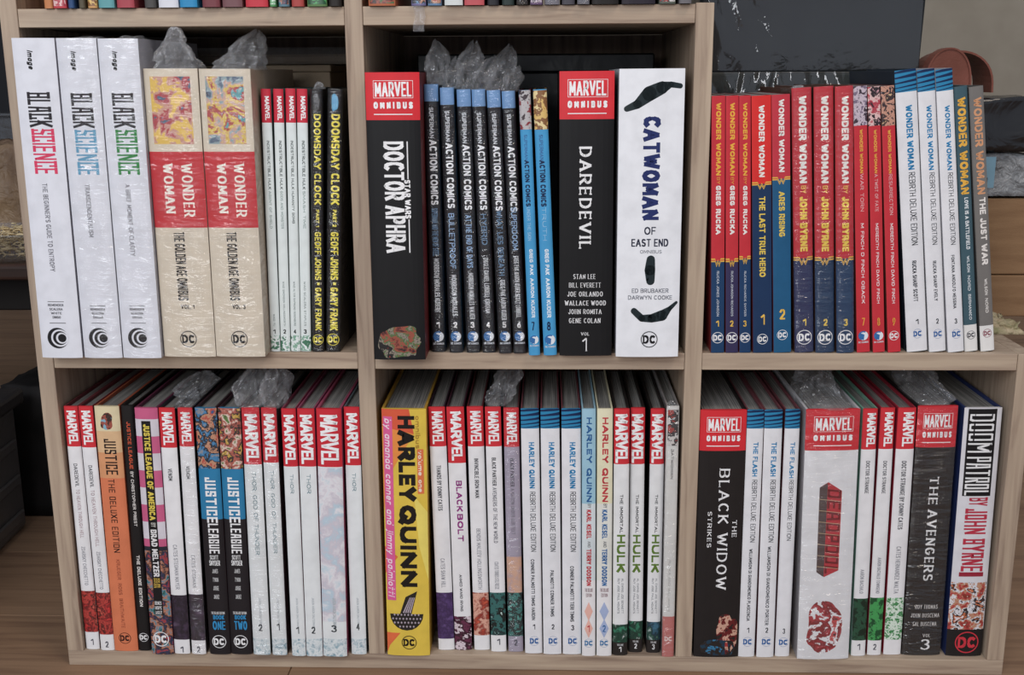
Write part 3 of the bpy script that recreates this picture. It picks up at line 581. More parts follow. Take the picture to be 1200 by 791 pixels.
('hc',.149,-.0007,.009,.0137,.2725,.17,-.0378,'16181f','74232a','dark blue-black volume in plastic numbered 5, fifth of the wrapped black set','books in the upper middle compartment',2,[(.2556,.2725,'6f9dd0')],[('T','title','SUPERMAN',.2497,.2191,-.0025,.0016,'c9cdd3',.18,''),('T','title','ACTION COMICS',.2174,.1514,-.003,.0041,'eef0f3',.17,''),('T','subtitle','WHAT LIES BENEATH',.1514,.0836,-.0027,.003,'5f87ac',.13,''),('T','author_names','GREG PAK AARON KUDER',.0791,.0362,-.0021,.003,'c8ccd0',.17,''),('H','volume_number','5',.0279,.0343,-.0016,.0022,'dddddd',.18,''),('DP','publisher_logo',.0186,.0003,.006)]),
('hc',.1645,-.0006,.009,.0133,.2716,.17,-.0403,'16181f','31232a','dark blue-black volume in plastic numbered 6, beside the bright blue volumes','books in the upper middle compartment',2,[(.2547,.2716,'6f9dd0')],[('T','title','SUPERMAN',.2488,.2182,-.0024,.0016,'c9cdd3',.18,''),('T','title','ACTION COMICS',.2165,.1505,-.0029,.004,'eef0f3',.17,''),('T','subtitle','SUPERDOOM',.1549,.1106,-.0027,.0029,'8fb4dc',.13,''),('T','author_names','GREG PAK AARON KUDER SCOTT LOBDELL',.1043,.0389,-.002,.0029,'c8ccd0',.17,''),('H','volume_number','6',.0279,.0343,-.0016,.0021,'dddddd',.18,''),('DP','publisher_logo',.0186,.0003,.006)]),
('hc',.18,-.0085,.009,.0117,.2725,.17,-.0363,'3ba0d6','6b2430','bright blue volume numbered 7 with mixed red and teal picture on top','books in the upper middle compartment',0,[],[('A','picture',.2724,.2339,-.0058,.0058,'rt',31,.8),('T','title','SUPERMAN',.2288,.2033,-.0023,.0009,'3a6fa8',.15,''),('T','title','ACTION COMICS',.2033,.1567,-.0028,.0019,'14284f',.2,''),('T','subtitle','UNDER THE SKIN',.1558,.1215,-.0023,.0012,'8fc4e6',.14,''),('T','author_names','GREG PAK',.1127,.0859,-.0014,.0021,'e9f4fb',.2,''),('T','author_names','AARON KUDER',.0823,.0407,-.0014,.0021,'e9f4fb',.2,''),('H','volume_number','7',.027,.0361,-.0019,.0012,'14284f',.14,''),('DP','publisher_logo',.0168,.0002,.0065)]),
('hc',.1966,-.0084,.009,.0137,.2732,.17,-.041,'3ba0d6','8a6a35','bright blue volume numbered 8 with golden picture on top','books in the upper middle compartment',0,[],[('A','picture',.2723,.2338,-.0068,.0068,'go',32,.8),('T','title','SUPERMAN',.2287,.2032,-.0027,.0011,'3a6fa8',.15,''),('T','title','ACTION COMICS',.2032,.1566,-.0033,.0022,'14284f',.2,''),('T','subtitle','TRUTH',.1557,.1215,-.0027,.0014,'8fc4e6',.14,''),('T','author_names','GREG PAK',.1127,.0859,-.0016,.0025,'e9f4fb',.2,''),('T','author_names','AARON KUDER',.0823,.0407,-.0016,.0025,'e9f4fb',.2,''),('H','volume_number','8',.0269,.0361,-.0022,.0014,'14284f',.14,''),('DP','publisher_logo',.0168,.0003,.0065)]),
('hc',.2335,-.0099,.009,.0546,.2906,.19,-.0045,'141416','2a1c1c','thick black hardcover with red top and tall white serif title, beside the white one','books in the upper middle compartment',0,[(.2438,.2906,'e3202e')],[('BOX','publisher_logo',.2827,.2654,-.0191,.0208,'f7f7f7'),('H','publisher_logo','MARVEL',.2668,.2813,-.0175,.0191,'f7f7f7',.2,''),('H','banner','OMNIBUS',.2551,.2617,-.0191,.0202,'f7f7f7',.3,'wide'),('R','banner',.2499,.249,-.0191,.0197,'f7f7f7'),('T','title','DAREDEVIL',.2168,.1129,-.0076,.0055,'f2f2f2',.2,'serif'),('H','author_names','STAN LEE',.0817,.0871,-.0131,.0098,'e8e8e8',.16,'serif'),('H','author_names','BILL EVERETT',.0727,.0781,-.0175,.0153,'e8e8e8',.16,'serif'),('H','author_names','JOE ORLANDO',.0633,.0687,-.0191,.0175,'e8e8e8',.16,'serif'),('H','author_names','WALLACE WOOD',.0538,.0592,-.0218,.0208,'e8e8e8',.16,'serif'),('H','author_names','JOHN ROMITA',.0447,.0501,-.018,.0164,'e8e8e8',.16,'serif'),('H','author_names','GENE COLAN',.0351,.0406,-.0175,.0153,'e8e8e8',.16,'serif'),('H','volume_number','VOL',.0218,.0255,-.0049,.0038,'e8e8e8',.18,'serif'),('H','volume_number','1',.0043,.02,-.0038,.0016,'f2f2f2',.24,'serif')]),
('hc',.2974,-.014,.009,.0647,.2926,.19,-.0039,'eef0f4','d0d2d8','thick white hardcover with dark blue title and black silhouettes, rightmost in upper middle compartment','books in the upper middle compartment',0,[],[('SIL','picture',.2866,.2503,-.0246,.0278,'1'),('T','title','CATWOMAN',.2462,.1432,-.0078,.0091,'22306a',.24,''),('H','title','OF',.1283,.1362,-.0052,.0065,'2a2f45',.14,''),('H','title','EAST END',.1161,.124,-.0181,.0194,'2a2f45',.15,''),('H','subtitle','OMNIBUS',.109,.1126,-.0091,.0129,'8a8c94',.12,''),('SIL','picture',.1028,.078,-.0052,.0091,'2'),('H','author_names','ED BRUBAKER',.0681,.0726,-.0168,.0207,'777a84',.13,''),('H','author_names','DARWYN COOKE',.061,.0654,-.0207,.0246,'777a84',.13,''),('SIL','picture',.0592,.0293,-.0162,.0291,'3'),('DC','publisher_logo',.0188,.0019,.0087,'17171a','eef0f4',1)]),
('pb',.3734,.0027,.009,.0136,.2658,.17,-.0333,'163f68','8b2a2e','red over blue paperback numbered 1 with yellow title, against the shelf divider','books on the open right-hand shelf',0,[(.0983,.2658,'cf2130')],[('T','title','WONDER WOMAN',.2587,.1863,-.0022,.0027,'f2b21c',.24,''),('T','subtitle','BY',.1846,.1776,-.0014,.0019,'f2b21c',.1,''),('T','title','GREG RUCKA',.1759,.1259,-.0022,.0027,'f3efe8',.24,''),('WW','emblem',.0974,0,.009,'e9b52c'),('T','author_names','RUCKA JONES JOHNSON',.0875,.0394,-.0011,.0014,'c9d0da',.15,''),('H','volume_number','1',.0283,.0348,-.0019,.0016,'f2c23a',.22,''),('DC','publisher_logo',.0163,0,.006,'f4f4f4','163f68',1)]),
('pb',.3885,.0029,.009,.0128,.2659,.17,-.0382,'363058','8b2a2e','red over violet-blue paperback numbered 2 with yellow title','books on the open right-hand shelf',0,[(.0983,.2659,'cf2130')],[('T','title','WONDER WOMAN',.2586,.1862,-.0021,.0026,'f2b21c',.24,''),('T','subtitle','BY',.1845,.1776,-.0013,.0018,'f2b21c',.1,''),('T','title','GREG RUCKA',.1759,.1259,-.0021,.0026,'f3efe8',.24,''),('WW','emblem',.0974,0,.009,'e9b52c'),('T','author_names','RUCKA JOHNSON RICHARDS',.0875,.0394,-.001,.0013,'c9d0da',.15,''),('H','volume_number','2',.0283,.0348,-.0018,.0015,'f2c23a',.22,''),('DC','publisher_logo',.0163,0,.006,'f4f4f4','363058',1)]),
('pb',.4025,.0037,.009,.0116,.266,.17,-.0426,'143c66','8b2a2e','red over blue paperback numbered 3 with yellow title, narrowest of its set','books on the open right-hand shelf',0,[(.1008,.266,'cf2130')],[('T','title','WONDER WOMAN',.2586,.1861,-.0019,.0023,'f2b21c',.24,''),('T','subtitle','BY',.1844,.1775,-.0012,.0016,'f2b21c',.1,''),('T','title','GREG RUCKA',.1757,.1257,-.0019,.0023,'f3efe8',.24,''),('WW','emblem',.0999,0,.0089,'e9b52c'),('T','author_names','RUCKA RICHARDS SNYDER',.0873,.0392,-.0009,.0012,'c9d0da',.15,''),('H','volume_number','3',.0282,.0346,-.0016,.0014,'f2c23a',.22,''),('DC','publisher_logo',.0162,0,.006,'f4f4f4','143c66',1)]),
('pb',.4208,.0032,.009,.0195,.2658,.17,-.0508,'15355c','77222a','bright red over navy paperback with white title and yellow lower title, numbered 1','books on the open right-hand shelf',0,[(.1775,.2658,'e3150f')],[('T','title','WONDER WOMAN',.256,.1844,-.0027,.0031,'f3efe8',.22,''),('WW','emblem',.1766,0,.0078,'e9b52c'),('T','subtitle','THE LAST TRUE HERO',.1645,.0811,-.0027,.0035,'f2cf3a',.19,''),('H','volume_number','1',.0301,.0412,-.0016,.0027,'f2c23a',.26,''),('DC','publisher_logo',.0145,0,.0056,'f4f4f4','15355c',1)]),
('pb',.4418,.0037,.009,.0182,.2668,.17,-.0565,'115a85','8b3038','crimson over mid-blue paperback with white title and yellow lower title, numbered 2','books on the open right-hand shelf',0,[(.1826,.2668,'c92a3c')],[('T','title','WONDER WOMAN',.2618,.1895,-.0022,.0033,'f3efe8',.22,''),('WW','emblem',.1817,0,.0078,'e9b52c'),('T','subtitle','ARES RISING',.1696,.123,-.0026,.0033,'f2cf3a',.19,''),('H','volume_number','2',.0356,.0466,-.0026,.0029,'f2c23a',.22,''),('DC','publisher_logo',.019,0,.0055,'f4f4f4','115a85',1)]),
('hc',.465,.0058,.009,.0197,.2733,.17,-.0648,'26305a','5a3a2c','crimson over violet-blue wrapped hardcover numbered 1, right of the mid-blue paperback','books on the open right-hand shelf',1,[(.1004,.2733,'c71f30')],[('T','title','WONDER WOMAN',.265,.178,-.0032,.0043,'f3efe8',.24,''),('T','subtitle','BY',.1754,.1676,-.0016,.0032,'f2cf3a',.12,''),('T','title','JOHN BYRNE',.1641,.1076,-.0032,.0043,'f2cf3a',.24,''),('WW','emblem',.0987,0,.009,'e9b52c'),('H','volume_number','1',.0287,.0361,-.0016,.0024,'f2cf3a',.24,''),('DC','publisher_logo',.0163,0,.0079,'f4f4f4','26305a',1)]),
('hc',.4866,.0052,.009,.0196,.2744,.17,-.0638,'14365a','5a3a2c','crimson over navy wrapped hardcover numbered 2, middle of the three wrapped alike','books on the open right-hand shelf',1,[(.1005,.2744,'c71f30')],[('T','title','WONDER WOMAN',.2649,.178,-.0031,.0043,'f3efe8',.24,''),('T','subtitle','BY',.1754,.1676,-.0016,.0031,'f2cf3a',.12,''),('T','title','JOHN BYRNE',.1641,.1077,-.0031,.0043,'f2cf3a',.24,''),('WW','emblem',.0987,0,.0089,'e9b52c'),('H','volume_number','2',.0289,.0362,-.0016,.0024,'f2cf3a',.24,''),('DC','publisher_logo',.0164,0,.0079,'f4f4f4','14365a',1)]),
('hc',.5076,.0039,.009,.0181,.2748,.17,-.0675,'143a60','5a3a2c','crimson over navy wrapped hardcover numbered 3, left of the scarlet volumes','books on the open right-hand shelf',1,[(.1007,.2748,'c71f30')],[('T','title','WONDER WOMAN',.2648,.1781,-.0029,.004,'f3efe8',.24,''),('T','subtitle','BY',.1755,.1677,-.0014,.0029,'f2cf3a',.12,''),('T','title','JOHN BYRNE',.1642,.1079,-.0029,.004,'f2cf3a',.24,''),('WW','emblem',.0989,0,.0089,'e9b52c'),('H','volume_number','3',.0292,.0365,-.0014,.0022,'f2cf3a',.24,''),('DC','publisher_logo',.0168,0,.0078,'f4f4f4','143a60',1)]),
('pb',.5272,.0056,.009,.0134,.2751,.17,-.0794,'cf2332','7a3a30','scarlet volume numbered 7 with a dark picture at the top','books on the open right-hand shelf',0,[],[('A','picture',.2751,.2361,-.0067,.0067,'dk',41,.7),('T','title','WONDER WOMAN',.2319,.1882,-.0011,.0021,'f0b22c',.2,''),('T','subtitle','WAR TORN',.1874,.1491,-.0011,.0024,'e8b0b0',.13,''),('T','author_names','M FINCH D FINCH OBACK',.1368,.0526,-.0011,.0021,'f5e3e3',.17,''),('H','volume_number','7',.0288,.0371,-.0011,.0019,'f0a028',.2,''),('DP','publisher_logo',.0178,0,.0051)]),
('pb',.5434,.0057,.009,.0122,.2746,.17,-.0884,'cf2332','7a3a30','scarlet volume numbered 8 with a pale picture at the top','books on the open right-hand shelf',0,[],[('A','picture',.2746,.236,-.0061,.0061,'pk',42,.7),('T','title','WONDER WOMAN',.2318,.1882,-.001,.0019,'f0b22c',.2,''),('T','subtitle','A TWIST OF FATE',.1873,.1491,-.001,.0022,'e8b0b0',.13,''),('T','author_names','MEREDITH FINCH DAVID FINCH',.1368,.0526,-.001,.0019,'f5e3e3',.17,''),('H','volume_number','8',.0288,.0371,-.001,.0017,'f0a028',.2,''),('DP','publisher_logo',.0178,0,.0051)]),
('pb',.5596,.0059,.009,.0131,.2754,.17,-.0979,'cf2332','7a3a30','scarlet volume numbered 9 with a tan and dark picture at the top','books on the open right-hand shelf',0,[],[('A','picture',.2754,.236,-.0066,.0066,'tn',43,.7),('T','title','WONDER WOMAN',.2317,.1881,-.001,.0021,'f0b22c',.2,''),('T','subtitle','RESURRECTION',.1873,.1455,-.001,.0024,'e8b0b0',.13,''),('T','author_names','MEREDITH FINCH DAVID FINCH',.1367,.0526,-.001,.0021,'f5e3e3',.17,''),('H','volume_number','9',.0288,.0371,-.001,.0018,'f0a028',.2,''),('DC','publisher_logo',.0178,0,.0051,'f4f4f4','c8202c',1)]),
('hs',.5841,.0083,.009,.0212,.2911,.17,-.1181,'e9e9ec','1c2836','leftmost of three tall white volumes with blue striped tops on the open right shelf','books on the open right-hand shelf',0,[(.2694,.2911,'1686b6')],[('RB','banner',.2911,.2694,-.0106,.0106,'0f2a55'),('T','title','WONDER WOMAN',.256,.1913,-.0017,.0047,'1a86bd',.2,''),('T','subtitle','REBIRTH DELUXE EDITION',.1887,.1134,-.0013,.0051,'33363c',.1,''),('T','author_names','RUCKA SHARP SCOTT',.0973,.0539,-.0017,.0026,'44464c',.16,''),('H','volume_number','1',.0292,.0347,-.0006,.0026,'33363c',.16,''),('DC','publisher_logo',.0191,.0008,.0055,'1a62a8','e9e9ec',0)]),
('hs',.6055,.0085,.009,.0173,.2918,.17,-.122,'e9e9ec','b8b8be','middle one of three tall white volumes with blue striped tops on the open right shelf','books on the open right-hand shelf',0,[(.2702,.2918,'1686b6')],[('RB','banner',.2918,.2702,-.0087,.0087,'0f2a55'),('T','title','WONDER WOMAN',.2559,.1912,-.0014,.0038,'1a86bd',.2,''),('T','subtitle','REBIRTH DELUXE EDITION',.1887,.1142,-.001,.0042,'33363c',.1,''),('T','author_names','RUCKA SHARP EVELY',.0973,.0548,-.0014,.0021,'44464c',.16,''),('H','volume_number','2',.0301,.0356,-.0005,.0021,'33363c',.16,''),('DC','publisher_logo',.0191,.0007,.0055,'1a62a8','e9e9ec',0)]),
('hs',.6244,.0072,.009,.0166,.2921,.17,-.1266,'e9e9ec','b8b8be','tall white volume with blue striped top beside the slate teal one on the open shelf','books on the open right-hand shelf',0,[(.2709,.2921,'1686b6')],[('RB','banner',.2921,.2709,-.0083,.0083,'0f2a55'),('T','title','WONDER WOMAN',.2559,.1913,-.0013,.0037,'1a86bd',.2,''),('T','subtitle','REBIRTH DELUXE EDITION',.1887,.1144,-.001,.004,'33363c',.1,''),('T','author_names','FONTANA ANDOLFO MESSINA',.1037,.0469,-.0013,.002,'44464c',.16,''),('H','volume_number','3',.0305,.036,-.0005,.002,'33363c',.16,''),('DC','publisher_logo',.0194,.0007,.0055,'1a62a8','e9e9ec',0)]),
('hs',.6416,.011,.009,.0134,.2753,.17,-.1275,'3f5d68','394c52','slate teal volume with yellow title and white foot, second from the right end','books on the open right-hand shelf',0,[(0,.0287,'eceae6')],[('T','title','WONDER WOMAN',.2641,.1666,-.004,.004,'efb329',.22,''),('T','subtitle','LOVE IS A BATTLEFIELD',.1631,.1093,-.0011,.0027,'e9eef0',.19,''),('T','author_names','WILSON',.1022,.0851,-.0011,.0016,'dfe5e8',.18,''),('T','author_names','NORD',.0815,.0653,-.0011,.0016,'dfe5e8',.18,''),('T','author_names','BERMANICO',.0616,.0342,-.0011,.0016,'dfe5e8',.18,''),('DC','publisher_logo',.0176,0,.0046,'4a4a50','eeeeee',1)]),
('hs',.659,.0119,.009,.0142,.2752,.17,-.1334,'77736f','5c5a58','grey volume with peach title, rightmost on the open right shelf','books on the open right-hand shelf',0,[(0,.0276,'eceae6')],[('T','title','WONDER WOMAN',.264,.1665,-.0036,.0043,'d99a6c',.2,''),('T','title','THE JUST WAR',.163,.0931,-.0021,.004,'efe9e2',.22,''),('T','author_names','WILSON',.0778,.0605,-.0007,.0023,'e4dfd8',.18,''),('T','author_names','NORD',.0569,.0414,-.0007,.0023,'e4dfd8',.18,''),('DC','publisher_logo',.0193,0,.0046,'8f3a4c','eeeeee',1)]),
('hs',-.3295,.0054,-.345,.0155,.2917,.17,.0074,'ecebec','7c3238','slim white volume with red top and red picture at foot, leftmost on the lower shelf','books in the lower left compartment',0,[(.2456,.2917,'d8202e')],[('T','publisher_logo','MARVEL',.2869,.2486,-.0046,.0056,'f7f7f7',.2,'m'),('T','title','DAREDEVIL',.2257,.1986,-.0022,.0019,'4a4a50',.14,''),('T','title','TO HEAVEN THROUGH HELL',.1956,.1375,-.0022,.0019,'b9a4a8',.14,''),('A','picture',.0728,.0216,-.0077,.0077,'rd',75,.8),('T','author_names','ZDARSKY CHECCHETTO',.1271,.0801,-.0022,.0019,'a0a0a6',.13,''),('H','volume_number','1',.0054,.013,-.0015,.0019,'555560',.17,'')]),
('hs',-.3116,.0033,-.345,.0158,.2925,.17,.005,'ecebec','7c3238','slim white volume with red top and red picture at foot, second on the lower shelf','books in the lower left compartment',0,[(.2454,.2925,'d8202e')],[('T','publisher_logo','MARVEL',.2876,.2484,-.0047,.0057,'f7f7f7',.2,'m'),('T','title','DAREDEVIL',.2246,.1986,-.0022,.0019,'4a4a50',.14,''),('T','title','TO HEAVEN THROUGH HELL',.1956,.1282,-.0022,.0019,'b9a4a8',.14,''),('A','picture',.0719,.0197,-.0079,.0079,'rd',92,.8),('T','author_names','ZDARSKY CHECCHETTO',.122,.0761,-.0022,.0019,'a0a0a6',.13,''),('H','volume_number','2',.0036,.0111,-.0016,.0019,'555560',.17,'')]),
('hc',-.2895,.0024,-.345,.0272,.2928,.17,.0107,'e07a4c','b95a38','orange hardcover fading to cream at the top with black stretched title','books in the lower left compartment',0,[(.2646,.2928,'e3d3a8'),(.2399,.2646,'e2b988'),(.2101,.2399,'e09a66')],[('A','picture',.286,.2646,-.0082,.0068,'cb',51,.7),('T','title','JUSTICE',.2557,.2141,-.0054,.0076,'2a1c18',.17,'k'),('T','title','THE DELUXE EDITION',.2091,.1216,-.0043,.0027,'3a221a',.13,'k'),('T','author_names','KRUEGER  ROSS  BRAITHWAITE',.1133,.029,-.0027,.0014,'b05838',.16,''),('DC','publisher_logo',.0162,0,.007,'3a1a14','e07a4c',1)]),
('hc',-.2684,.0038,-.345,.0138,.2935,.17,.0144,'1d1a1a','2a2420','black slim hardcover with orange-red title beside the pink striped one','books in the lower left compartment',0,[],[('T','title','JUSTICE LEAGUE',.275,.2207,-.0014,.0025,'e0562c',.18,''),('T','title','BY CHRISTOPHER PRIEST',.2177,.153,-.0011,.0022,'e6e0da',.17,''),('T','subtitle','THE DELUXE EDITION',.118,.0552,-.0014,.0022,'e6e0da',.22,''),('DC','publisher_logo',.0167,0,.0054,'f2f2f2','1d1a1a',1)]),
('hc',-.2448,-.0044,-.345,.0251,.2931,.17,.0145,'cf5a86','6a2a48','pink and white striped hardcover with black title strip and yellow lettering','books in the lower left compartment',0,[(0,.1322,'2a2c38')],[('A','picture',.1271,0,-.0126,.0126,'jl',61,1),('R','stripe',.2806,.2611,-.0126,.0126,'d8d2da'),('R','stripe',.2416,.2218,-.0126,.0126,'d8d2da'),('R','stripe',.202,.1819,-.0126,.0126,'d8d2da'),('R','stripe',.1618,.1414,-.0126,.0126,'d8d2da'),('R','banner',.2786,.049,-.0055,.0045,'1a181a'),('T','title','JUSTICE LEAGUE OF AMERICA',.2748,.1638,-.0035,.003,'e8cf3a',.2,''),('T','subtitle','BY',.1607,.1557,-.0025,.0025,'d0cdc6',.12,''),('T','title','BRAD MELTZER',.1526,.0961,-.0035,.003,'eceaea',.2,''),('H','subtitle','THE DELUXE',.0889,.0941,-.004,.003,'d9b43a',.2,''),('H','subtitle','EDITION',.0826,.0878,-.004,.003,'d9b43a',.2,''),('H','author_names','BENES',.0617,.0659,-.0045,.003,'e0e0e0',.18,''),('H','author_names','HOPE',.0559,.0601,-.0045,.003,'e0e0e0',.18,''),('H','author_names','LASHLEY',.0501,.0543,-.0045,.003,'e0e0e0',.18,''),('DC','publisher_logo',.0193,-.0005,.0091,'f2f2f2','20304a',1)]),
('hs',-.2227,-.003,-.345,.0176,.2928,.17,.014,'ecebec','2b2730','white volume with red top and dark plum foot numbered 1, beside the pink striped one','books in the lower left compartment',0,[(.2476,.2928,'d8202e')],[('T','publisher_logo','MARVEL',.288,.2505,-.0053,.0064,'f7f7f7',.2,'m'),('T','title','VENOM',.2234,.2095,-.0025,.0021,'4a4a50',.14,''),('A','picture',.0727,.0177,-.0088,.0088,'pl',88,.8),('T','author_names','CATES STEGMAN MAYER',.1338,.08,-.0025,.0021,'a0a0a6',.13,''),('H','volume_number','1',.0016,.0091,-.0018,.0021,'555560',.17,'')]),
('hs',-.2034,-.0036,-.345,.0161,.293,.17,.0174,'ecebec','2b2730','white volume with red top and dark plum foot numbered 2, with plastic over it','books in the lower left compartment',1,[(.2493,.293,'d8202e')],[('T','publisher_logo','MARVEL',.2882,.2523,-.0048,.0058,'f7f7f7',.2,'m'),('T','title','VENOM',.2267,.2119,-.0022,.0019,'4a4a50',.14,''),('A','picture',.0742,.0171,-.008,.008,'pl',13,.8),('T','author_names','CATES STEGMAN',.1219,.0826,-.0022,.0019,'a0a0a6',.13,''),('H','volume_number','2',.0022,.0097,-.0016,.0019,'555560',.17,'')]),
('hc',-.179,-.0031,-.345,.0237,.293,.17,.0108,'241f22','3a2028','black hardcover with bright blue upper half and blue-red picture, left of its pair','books in the lower left compartment',0,[(.1647,.293,'1d7fae')],[('A','picture',.293,.2237,-.0119,.0119,'jb',71,.9),('T','title','JUSTICE',.2138,.1606,-.0052,.0066,'f0f0f0',.2,'k'),('T','title','LEAGUE',.1596,.1239,-.0047,.0066,'f0f0f0',.2,'k'),('H','subtitle','SCOTT',.1168,.1219,-.0047,.0047,'eeeeee',.2,''),('H','subtitle','SNYDER',.1095,.1157,-.0057,.0062,'eeeeee',.2,''),('H','author_names','JAMES',.1002,.1054,-.0029,.0033,'c8c8c8',.2,''),('H','author_names','TYNION',.0898,.095,-.0029,.0033,'c8c8c8',.2,''),('H','author_names','JORGE',.0794,.0847,-.0029,.0033,'c8c8c8',.2,''),('H','author_names','JIMENEZ',.069,.0742,-.0029,.0033,'c8c8c8',.2,''),('H','banner','THE DELUXE EDITION',.05,.0532,-.0071,.0081,'dddddd',.18,''),('H','banner','BOOK',.0437,.049,-.0052,.0071,'1f8fc8',.2,''),('H','banner','ONE',.031,.0416,-.0062,.0081,'1f8fc8',.2,''),('DC','publisher_logo',.0161,0,.008,'f2f2f2','241f22',1)]),
('hc',-.1545,-.0026,-.345,.0241,.2929,.17,.0136,'241f22','3a2028','black hardcover with bright blue upper half and pink-gold picture, right of its pair','books in the lower left compartment',0,[(.1647,.2929,'1d7fae')],[('A','picture',.2929,.2236,-.012,.012,'jc',72,.9),('T','title','JUSTICE',.2137,.1606,-.0053,.0067,'f0f0f0',.2,'k'),('T','title','LEAGUE',.1596,.1239,-.0048,.0067,'f0f0f0',.2,'k'),('H','subtitle','SCOTT',.1167,.1219,-.0048,.0048,'eeeeee',.2,''),('H','subtitle','SNYDER',.1095,.1157,-.0058,.0063,'eeeeee',.2,''),('H','author_names','JAMES',.1002,.1054,-.0029,.0034,'c8c8c8',.2,''),('H','author_names','TYNION',.0898,.095,-.0029,.0034,'c8c8c8',.2,''),('H','author_names','JORGE',.0794,.0846,-.0029,.0034,'c8c8c8',.2,''),('H','author_names','JIMENEZ',.069,.0742,-.0029,.0034,'c8c8c8',.2,''),('H','banner','THE DELUXE EDITION',.05,.0532,-.0072,.0082,'dddddd',.18,''),('H','banner','BOOK',.0437,.049,-.0053,.0072,'1f8fc8',.2,''),('H','banner','TWO',.031,.0416,-.0063,.0082,'1f8fc8',.2,''),('DC','publisher_logo',.0161,0,.008,'f2f2f2','241f22',1)]),
('hs',-.1308,-.0034,-.345,.0194,.2933,.17,.0127,'e6eaea','3c4444','white volume numbered 2 with long grey title, beside the blue-topped black pair','books in the lower left compartment',1,[(.229,.2933,'d3182c')],[('T','publisher_logo','MARVEL',.2865,.232,-.0066,.0074,'f7f7f7',.2,'m'),('T','title','THOR: GOD OF THUNDER',.2201,.1225,-.0015,.0031,'6f8f98',.13,''),('T','author_names','JASON AARON DAUTERMAN',.0707,.0338,-.0008,.0019,'b4bcc0',.13,''),('H','volume_number','2',.0296,.0381,-.0023,.0019,'3a4044',.14,''),('A','picture',.02,0,-.0097,.0097,'th',81,.7)]),
('hs',-.1104,-.0036,-.345,.0167,.2934,.17,.0115,'e6eaea','3c4444','white volume numbered 1 with long grey title, second right of the blue-topped black pair','books in the lower left compartment',1,[(.2312,.2934,'d3182c')],[('T','publisher_logo','MARVEL',.2867,.2341,-.0057,.0063,'f7f7f7',.2,'m'),('T','title','THOR: GOD OF THUNDER',.2223,.1247,-.0013,.0027,'6f8f98',.13,''),('T','author_names','JASON AARON DAUTERMAN',.0709,.0341,-.0007,.0017,'b4bcc0',.13,''),('H','volume_number','1',.0309,.0394,-.002,.0017,'3a4044',.14,''),('A','picture',.0203,0,-.0083,.0083,'th',82,.7)]),
('hs',-.0881,-.005,-.345,.0157,.2929,.17,.0096,'e6eaea','8f3550','white volume numbered 1 with short grey title, right of the two under loose plastic','books in the lower left compartment',0,[(.2274,.2929,'d3182c')],[('T','publisher_logo','MARVEL',.2862,.2303,-.0053,.006,'f7f7f7',.2,'m'),('T','title','THOR',.2185,.1962,-.0013,.0025,'6f8f98',.13,''),('T','author_names','JASON AARON DAUTERMAN',.0719,.0351,-.0006,.0016,'b4bcc0',.13,''),('H','volume_number','1',.0277,.0362,-.0019,.0016,'3a4044',.14,''),('A','picture',.0213,0,-.0078,.0078,'th',83,.7)]),
('hs',-.0701,-.0056,-.345,.0185,.2932,.17,.0125,'e6eaea','a04a6a','white volume numbered 2 with short grey title, left of the wider clouded one','books in the lower left compartment',0,[(.2277,.2932,'d3182c')],[('T','publisher_logo','MARVEL',.2865,.2306,-.0063,.007,'f7f7f7',.2,'m'),('T','title','THOR',.2188,.1965,-.0015,.0029,'6f8f98',.13,''),('T','author_names','JASON AARON DAUTERMAN',.0723,.0356,-.0007,.0019,'b4bcc0',.13,''),('H','volume_number','2',.0282,.0367,-.0022,.0019,'3a4044',.14,''),('A','picture',.0219,0,-.0092,.0092,'th',84,.7)]),
('hc',-.0467,-.0051,-.345,.0269,.2931,.17,.0169,'e6eaea','b04a6a','wider pale clouded volume with red top numbered 3','books in the lower left compartment',0,[(.2272,.2931,'d3182c')],[('T','publisher_logo','MARVEL',.2864,.2301,-.0092,.0102,'f7f7f7',.2,'m'),('T','title','THOR',.2183,.1975,-.0022,.0043,'6f8f98',.13,''),('A','picture',.2262,.043,-.0135,.0135,'t3',9,2),('T','author_names','JASON AARON DAUTERMAN',.0723,.0356,-.0011,.0027,'b4bcc0',.13,''),('H','volume_number','3',.0303,.0388,-.0032,.0027,'3a4044',.14,''),('A','picture',.0219,0,-.0135,.0135,'th',85,.7)]),
('hs',-.0204,.0002,-.345,.0169,.2935,.17,.0088,'e6eaea','5a6a70','white volume with red top numbered 4, against the left divider','books in the lower left compartment',0,[(.2273,.2935,'d3182c')],[('T','publisher_logo','MARVEL',.2868,.2303,-.0057,.0064,'f7f7f7',.2,'m'),('T','title','THOR',.2184,.1976,-.0014,.0027,'6f8f98',.13,''),('T','author_names','JASON AARON DAUTERMAN',.0699,.0331,-.0007,.0017,'b4bcc0',.13,''),('H','volume_number','4',.0299,.0384,-.002,.0017,'3a4044',.14,''),('A','picture',.0192,0,-.0084,.0084,'th',86,.7)]),
